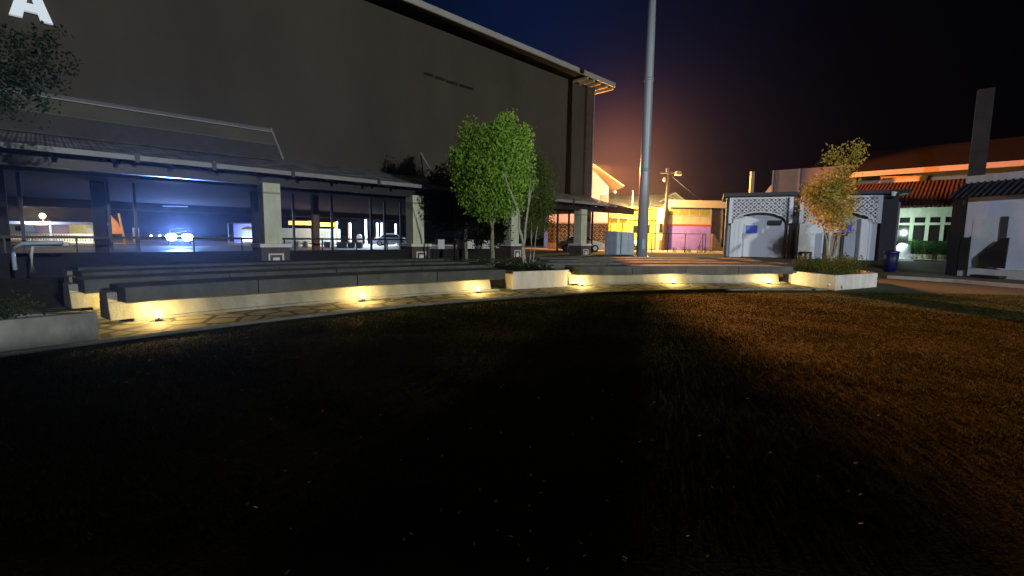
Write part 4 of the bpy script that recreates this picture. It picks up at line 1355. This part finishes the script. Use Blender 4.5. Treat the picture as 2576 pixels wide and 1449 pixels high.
# potted bushes on the veranda
for i, (px, wd, hh, lab) in enumerate([(2300, .5, .75, 'leafy green bush at the left of the veranda, next to the white drum'), (2335, .45, .7, 'leafy green bush in the middle of the veranda'), (2372, .45, .65, 'bush with pale flowers at the right of the veranda')]):
    q = fv.A + fv.u * fv.x(px, 620, -1.2) - fv.n * 1.2
    bt = thing('potted_bush', lab, 'bush', (q.x, q.y, G + .12), 0, 'bushes on the veranda')
    MB().tube([(0, 0, 0), (0, 0, .32)], [.20, .28], 14).build('pot', 'white' if i == 0 else 'peach', bt)
    leafcloud(MB(), [(0, 0, .4 + hh * .45, wd, wd * .7, hh * .55, 1)], 1100, .10, rp, .5).build('foliage', leafmat('veranda_leaf', (.05, .13, .04)) if i == 0 else bpy.data.materials['veranda_leaf'], bt)
q = fv.A + fv.u * fv.x(2272, 620, -1.3) - fv.n * 1.3
wd_ = thing('white_drum', 'glaring white round drum at the left end of the veranda', 'drum', (q.x, q.y, G + .12))
MB().tube([(0, 0, 0), (0, 0, .15), (0, 0, .8), (0, 0, .98)], [.40, .44, .42, .25], 18).build('body', 'white', wd_, smooth=True)
MB().tube([(0, 0, .98), (0, 0, 1.03)], .2, 14).build('lid', 'white', wd_)
q = fv.A + fv.u * fv.x(2258, 560, -1.9) - fv.n * 1.9
lamp('veranda_lamp_light', 'POINT', (q.x, q.y, 2.3), 260, (.72, 1.0, .90), .08)

# near white house at the right edge
NB = gz(2700, 712, 0.0); NA = gz(2414, 692, 0.0)
fn = Face(NA, NB)
nh = thing('white_house', 'pale blue-white house wall with tiled eave at the right edge', 'house', fn.A, fn.rz)
zw = fn.z(2500, 500)
MB().box(0, fn.L + 3, 0, .3, .22, zw + .3).build('wall', mat('blue_white_plaster', (.50, .52, .58), .85, .12, 1.0), nh)
MB().box(-.15, fn.L + 3, -.35, -.003, -.05, .40).build('base_kerb', 'planter', nh, bevel=.02)
zt_ = fn.z(2500, 462)
MB().add([(-.3, -.95, zw + .05), (fn.L + 3, -.95, zw + .05), (fn.L + 3, .0, zt_ + .1), (-.3, 0, zt_ + .1)], [(0, 1, 2, 3)]).build('eave_tiles', 'black', nh)
tl = MB()
for i in range(40):
    x = -.2 + i * .27
    tl.tube([(x, -.97, zw + .08), (x, 0, zt_ + .13)], .05, 6)
tl.build('eave_tile_ribs', 'slate', nh)
MB().box(-.2, fn.L + 3, .0, .3, zt_ + .12, fn.z(2500, 437)).build('upper_wall', 'planter', nh)
d_ = MB().box(fn.x(2445), fn.x(2510), -.05, -.003, .42, fn.z(2470, 550)).build('door_panel', mat('pale_door_paint', (.5, .52, .52), .6, .1), nh)
MB().box(fn.x(2518), fn.x(2532), -.14, -.003, fn.z(2520, 620), fn.z(2520, 545)).build('door_shadow_strip', 'slate', nh)  # slate strip stands in for the shadow beside the door
MB().box(-.32, .12, -.5, -.37, .0, zw + .1).build('corner_post', 'black', nh)
# black panels that stand in for shadows on the wall
rp_ = thing('black_shadow_panel', 'black sloping panel standing in for a shadow on the white house wall', 'panel', fn.A, fn.rz)
pts = [fn.q(*p, -.8) for p in [(2464, 668), (2464, 645), (2520, 600), (2540, 598), (2528, 676)]]
MB().prism([(x, max(z, .02)) for x, z in pts], -.85, -.78).build('panel', 'black', rp_)
MB().box(fn.x(2455, 600, -.8), fn.x(2530, 600, -.8), -.9, -.45, .02, .12).build('foot', 'black', rp_)
bg_ = thing('black_shadow_slab', 'low black panel standing in for a shadow at the white house corner', 'gate', fn.A, fn.rz)
MB().box(fn.x(2419, 600, -.6), fn.x(2441, 600, -.6), -.64, -.58, .3, fn.z(2430, 597, -.6)).build('shadow_leaf', 'black', bg_)
MB().tube([(fn.x(2441, 600, -.6), -.61, 0), (fn.x(2441, 600, -.6), -.61, fn.z(2430, 595, -.6))], .04, 8).build('shadow_edge', 'black', bg_)
# tall square pillar
q = at(2437, 600, 26.5); q.z = 0
tag(MB().box(-.34, .34, -.3, .3, 0, 9.9).build('tall_pillar', mat('pillar_brown_concrete', (.034, .025, .023), .9, .4, 2, .2)), 'tall square brown-grey pillar rising behind the white house corner', 'pillar', loc=q, rz=-.72)
# kerb of the upper path at the right
ka, kb, kc = gz(2232, 693, .12), gz(2400, 703, .12), gz(2700, 727, .12)
mb = MB()
for p, q in ((ka, kb), (kb, kc)):
    d = (q - p).normalized(); n = Vector((-d.y, d.x, 0)) * .35
    mb.add([(p.x, p.y, -.02), (q.x, q.y, -.02), (q.x + n.x, q.y + n.y, -.02), (p.x + n.x, p.y + n.y, -.02), (p.x, p.y, .12), (q.x, q.y, .12), (q.x + n.x, q.y + n.y, .12), (p.x + n.x, p.y + n.y, .12)],
           [(4, 5, 6, 7), (0, 1, 5, 4), (1, 2, 6, 5), (2, 3, 7, 6), (3, 0, 4, 7)])
mb.build('path_kerb', mat('kerb_concrete', (.34, .28, .22), .85, .25))['kind'] = 'structure'

# ------------------------------------------------------------------ far street at the left, seen under the hall
q = at(107, 543, 78)
sl = thing('street_lamp', 'distant street lamp with a star-like orange-white head', 'street lamp', (q.x, q.y, G))
MB().tube([(0, 0, 0), (0, 0, q.z - G - .1)], [.09, .06], 8).build('pole', 'steel', sl)
MB().ball((0, 0, q.z - G), .42, 12, 8).build('lamp_head', 'orangeglow', sl, smooth=True)
lamp('street_lamp_light', 'POINT', q + Vector((2, -3, 0)), 9000, (1, .62, .3), .3)
q = at(91, 562, 62)
sg = thing('lit_shopfront', 'white tube-lit shop awning over a pale van at far left', 'shop', (q.x, q.y, G))
MB().box(-1.2, 1.4, 0, .12, q.z - G - .15, q.z - G + .15).build('tube_sign', 'coolglow', sg)
MB().box(-4, 7, .13, 3, q.z - G - .1, q.z - G + .25).build('awning', 'kwhite', sg)
MB().box(-4, 7, 3, 3.3, 0, q.z - G + .1).build('back_wall', 'brownwall', sg)
for x in (-3.9, 1.6, 6.9):
    MB().box(x - .08, x + .08, .2, .36, 0, q.z - G - .1).build('post', 'kwhite', sg)
lamp('shop_tube_light', 'POINT', q + Vector((0, -1.0, -.2)), 1500, (.55, .65, 1.0), .3)
# van
q = at(43, 606, 55); q.z = G
van = thing('parked_van', 'pale blue-white van at the far left street', 'van', q, 0.2)
MB().prism([(-1.9, .35), (1.9, .35), (1.95, .95), (1.5, 1.15), (1.15, 1.95), (-1.9, 2.0)], -.85, .85).build('body', mat('pale_blue_van_paint', (.45, .55, .75), .4, .1), van, bevel=.05)
MB().prism([(.55, 1.2), (1.35, 1.2), (1.08, 1.8), (.55, 1.8)], -.87, -.852).build('side_window', 'glassdark', van)
for x in (-1.25, 1.25):
    w_ = MB().tube([(x, -.88, .33), (x, -.70, .33)], .33, 16).build('wheel', 'tyre', van)
    MB().tube([(x, -.89, .33), (x, -.80, .33)], .18, 12).build('rim', 'rim', w_)
# balustrade
fbal = Face(at(-30, 606, 50), at(236, 606, 50))
bl = thing('balustrade', 'low white balustrade running along the far left street', 'balustrade', (fbal.A.x, fbal.A.y, G), fbal.rz)
zt = .95
MB().box(0, fbal.L, -.1, .1, zt - .1, zt).build('top_rail', 'white', bl)
MB().box(0, fbal.L, -.15, .15, 0, .22).build('base', 'white', bl)
n_ = 40
for i in range(n_):
    x = (i + .5) * fbal.L / n_
    MB().tube([(x, 0, .22), (x, 0, .36), (x, 0, .48), (x, 0, .62), (x, 0, zt - .1)], [.05, .085, .10, .05, .055], 6).build('baluster', 'white', bl)
# yellow delivery box truck
q = at(217, 604, 54); q.z = G
tk = thing('box_truck', 'cream-yellow box truck right of the white balustrade', 'truck', q, 0.12)
MB().box(-1.1, .55, -.8, .8, .7, 2.0).build('box', mat('cream_truck_box', (.62, .58, .28), .6, .1), tk, bevel=.04)
MB().prism([(.57, .45), (1.3, .45), (1.3, 1.0), (1.05, 1.65), (.57, 1.7)], -.75, .75).build('cab', 'carwhite', tk, bevel=.04)
MB().box(-1.15, 1.25, -.6, .6, .4, .68).build('chassis', 'darksteel', tk)
for x in (-.7, .9):
    w_ = MB().tube([(x, -.82, .32), (x, -.6, .32)], .32, 14).build('wheel', 'tyre', tk)
    MB().tube([(x, -.83, .32), (x, -.7, .32)], .16, 10).build('rim', 'rim', w_)
# orange tarpaulin on a pole
q = at(300, 600, 46); q.z = G
tp = thing('orange_tarpaulin', 'bright orange tarpaulin sheet hung from a pole under the hall', 'tarpaulin', q)
zz = lambda py: at(300, py, 46).z - G
xx = lambda px: at(px, 570, 46).x - q.x
nseg = 8; mb = MB()
tl_ = [(273, 537), (276, 560), (279, 580), (279, 589)]; tr_ = [(276, 537), (296, 558), (306, 575), (314, 588)]
for i in range(4):
    for j in range(nseg + 1):
        t = j / nseg
        px = tl_[i][0] + (tr_[i][0] - tl_[i][0]) * t; py = tl_[i][1] + (tr_[i][1] - tl_[i][1]) * t
        mb.v.append((xx(px), .12 * math.sin(j * 1.9 + i), zz(py)))
for i in range(3):
    for j in range(nseg):
        k = i * (nseg + 1) + j
        mb.f.append((k, k + 1, k + nseg + 2, k + nseg + 1))
o = mb.build('sheet', 'tarp', tp); sd = o.modifiers.new('thick', 'SOLIDIFY'); sd.thickness = .02
MB().tube([(xx(301), 0, zz(537)), (xx(312), 0, 0)], .09, 8).build('pole', 'tarp', tp)
lamp('tarpaulin_light', 'POINT', q + Vector((-.6, -2.2, 2.2)), 240, (1, .72, .35), .2)
# white frame
q = at(343, 602, 58); q.z = G
wf = thing('gate_portal', 'small upright white gate frame left of the headlights', 'frame', q)
for x in (-.28, .28):
    MB().box(x - .09, x + .09, -.05, .05, 0, 1.75).build('upright', 'white', wf)
MB().box(-.19, .19, -.05, .05, 1.6, 1.75).build('head_rail', 'white', wf)
# blue-lit stall with an orange parasol
q = at(612, 604, 66); q.z = G
bs = thing('blue_lit_stall', 'blue-lit street stall left of the nearest cream column', 'stall', q)
MB().box(-1.3, 2.2, 0, .1, 0, 2.6).build('back_panel', mat('stall_panel', (.25, .3, .6), .6, .1), bs)
MB().box(-1.5, 2.4, -1.2, .1, 2.6, 2.75).build('roof', 'slate', bs)
MB().box(.4, 2.2, -.8, -.1, .15, .85).build('counter', mat('glowing_counter_front', (.6, .7, 1), .5, .1, emis=(.35, .45, 1), estr=.8), bs)  # counter front emits a blue glow of its own
for x in (-1.4, 2.3):
    MB().box(x - .05, x + .05, -1.15, -1.05, 0, 2.6).build('post', 'steel', bs)
q2 = at(626, 604, 63); q2.z = G
pr_ = thing('parasol', 'small orange parasol in front of the blue-lit stall', 'parasol', q2)
MB().tube([(0, 0, 0), (0, 0, 2.1)], .03, 6).build('pole', 'steel', pr_)
MB().tube([(0, 0, 1.75), (0, 0, 2.05), (0, 0, 2.25)], [.95, .55, .05], 10).build('canopy', 'tarp', pr_)
lamp('stall_light', 'POINT', at(612, 592, 64.6), 500, (.45, .55, 1), .2)
# pale container and amber strip lights
q = at(748, 605, 58); q.z = G
ct = thing('container', 'pale blue shipping container seen behind the brown hall column', 'container', q, .05)
MB().box(-2.0, 4.5, 0, 2.4, .1, 1.95).build('body', mat('pale_blue_container', (.36, .50, .52), .6, .15), ct, bevel=.03)
rb = MB()
for i in range(20):
    rb.box(-1.9 + i * .33, -1.9 + i * .33 + .14, -.03, -.002, .2, 1.85)
rb.build('ribs', mat('container_rib', (.33, .46, .48), .6, .1), ct)
for px0, px1, py, lab in [(726, 786, 560, 'long amber tube light above the pale container'), (806, 848, 564, 'shorter amber tube light right of the brown column')]:
    a_, b_ = at(px0, py, 56), at(px1, py + 1, 56)
    o = MB().box(0, (b_ - a_).length, -.06, .06, -.26, .2).build('amber_light', 'amberstrip')
    tag(o, lab, 'light', 'amber tube lights', loc=a_)
lamp('amber_light_lamp', 'POINT', at(780, 572, 54), 900, (1, .5, .15), .3)
lamp('far_street_light', 'POINT', at(930, 545, 57), 9000, (.62, .80, 1), .3)
lamp('far_street_light', 'POINT', at(180, 560, 48), 1300, (1, .86, .6), .3)
# pale bollards and posts
for px, y0, Y, w_, lab in [(847, 557, 57, .28, 'pale pink-lit square post right of the amber lights'), (880, 560, 57, .28, 'pale blue-lit post left of the round-topped board'), (921, 549, 60, .22, 'tall thin pale post between board and car'),
                           (950, 561, 60, .26, 'pale post just left of the pale blue car'), (961, 561, 60, .26, 'pale post above the bonnet of the pale blue car'), (996, 563, 61, .24, 'pale post above the tail of the pale blue car')]:
    p = at(px, 604, Y); zt = at(px, y0, Y).z
    tag(MB().box(-w_ / 2, w_ / 2, -w_ / 2, w_ / 2, 0, zt - G, .01, .01).build('pale_post', 'white'), lab, 'post', 'pale posts along the far street', loc=(p.x, p.y, G))
p = at(904, 602, 55)
rbd = thing('round_top_board', 'white board with rounded top standing in the far street', 'board', (p.x, p.y, G))
pts = [(-.3, .2), (.3, .2), (.3, 1.0)] + [(.3 * math.cos(a), 1.0 + .35 * math.sin(a)) for a in (.5, 1, 1.57, 2.1, 2.6)] + [(-.3, 1.0)]
MB().prism(pts, -.05, .05).build('board', 'white', rbd)
for x in (-.25, .25):
    MB().box(x - .03, x + .03, -.03, .03, 0, .2).build('foot', 'steel', rbd)
# row of dark-pale blocks (low wall) behind the hall floor edge
for i, (px, w_) in enumerate([(722, .9), (745, .5), (768, .4), (823, .5), (860, .9), (884, .6), (905, .5)]):
    p = at(px, 612, 45)
    tag(MB().box(-w_ / 2, w_ / 2, -.2, .2, 0, .55).build('kerb_block', 'planter', None, bevel=.03),
        ['pale kerb block below the left end of the container', 'pale kerb block below the middle of the container', 'pale kerb block left of the brown column base', 'pale kerb block right of the brown column base',
         'wide pale kerb block below the pink-lit post', 'pale kerb block below the blue-lit post', 'pale kerb block below the round-topped board'][i], 'block', 'pale kerb blocks at the far street', loc=(p.x, p.y, G))

# dark low walls between the column plinths
HLW = mat('dark_low_wall_paint', (0.012, 0.012, 0.015), .9, .3)
segs = [(-60, -33.2, 'dark low wall left of the nearest cream column'), (-32.0, -26.1, 'dark low wall between the two nearest cream columns'), (-24.9, -19.0, 'dark low wall behind the tree trunks, between cream columns')]
def pls(Y):
    x = PL.x + 1.017 * (Y - 35)
    return (Vector((x, Y, 0)) - C0).dot(UX)
s4 = [pls(Y) for Y in (20, 25, 30)]
for a_, b_, lab in [(-60, s4[0] - .64, segs[0][2]), (s4[0] + .64, s4[1] - .64, segs[1][2]), (s4[1] + .64, s4[2] - .64, segs[2][2])]:
    b0 = C0 + UX * a_
    nn_ = (Vector((PL.x, PL.y, 0)) - C0).dot(HN)
    q = b0 + HN * nn_
    w_ = MB().box(0, b_ - a_, -.1, .1, -.4, .50).build('low_wall', HLW)
    tag(w_, lab, 'wall', 'dark low walls between the plinths', loc=(q.x, q.y, G), rz=RZH)
# hall floor
mb = MB()
f0 = C0 + HN * -1.0 + UX * LH; f1 = C0 + HN * -1.0 + UX * -0.2; f2 = C0 + HN * 21.5 + UX * -0.2; f3 = C0 + HN * 21.5 + UX * LH
mb.add([(p.x, p.y, G + .006) for p in (f0, f1, f2, f3)], [(0, 1, 2, 3)])
mb.build('hall_floor', mat('dark_hall_floor', (0.03, 0.03, 0.032), .8, .3))['kind'] = 'structure'
# unseen walls added behind the photographer to keep the floodlights off the near lawn
def blockwall(p0, p1, h, lab):
    d = Vector((p1[0] - p0[0], p1[1] - p0[1], 0)); L_ = d.length
    rt_ = thing('light_block_wall', lab, 'wall', (p0[0], p0[1], 0), math.atan2(d.y, d.x))
    MB().box(0, L_, -.12, .12, 0, h).build('panel', 'planter_dark', rt_)
    MB().box(-.05, L_ + .05, -.18, .18, h + .002, h + .12).build('coping', 'concrete', rt_)
blockwall((2, -17.6), (19, -2.5), 4.0, 'added unseen wall behind the camera, shading the lawn from the right')
blockwall((-9, -1.0), (4.0, -6.6), 4.0, 'added unseen wall close behind the camera, shading the near lawn')
# overhanging tree at the upper left
YT5 = 9.0
base = Vector((-13.5, 8.5, 0.0))
root = thing('overhanging_tree', 'dark unlit tree overhanging the upper left corner of the photo', 'tree', base)
tr = MB()
e1_ = P(60, 150, YT5, base)
stems(tr, [(wob((0, 0, 0), (.3, .2, 4.5), 5, rt, .03), .16, .12), (wob((.3, .2, 4.2), e1_, 6, rt, .05), .09, .02), (wob((.3, .2, 4.4), P(100, 260, YT5, base), 6, rt, .05), .06, .015)], rt)
tr.build('trunk', 'darkbark', root, smooth=True)
cb = [blob(40, 160, 95, 75, YT5, base), blob(100, 130, 70, 45, YT5, base), blob(50, 245, 80, 50, YT5, base), blob(-80, 150, 100, 130, YT5, base)]
leafcloud(MB(), cb, 2600, 0.09, rt, 0.0).build('crown', 'leafdark', root)

# thin night haze: lamps glow through it
hz = MB().box(-130, 130, -60, 130, -1.0, 30).build('haze', bpy.data.materials.new('night_haze'))
hz['kind'] = 'stuff'
hm = hz.data.materials[0]; hm.use_nodes = True; t = hm.node_tree
t.nodes.remove(t.nodes['Principled BSDF'])
pv = t.nodes.new('ShaderNodeVolumePrincipled')
pv.inputs['Color'].default_value = (.8, .85, 1, 1); pv.inputs['Density'].default_value = 0.00016; pv.inputs['Anisotropy'].default_value = 0.86
t.links.new(pv.outputs[0], [n for n in t.nodes if n.type == 'OUTPUT_MATERIAL'][0].inputs['Volume'])
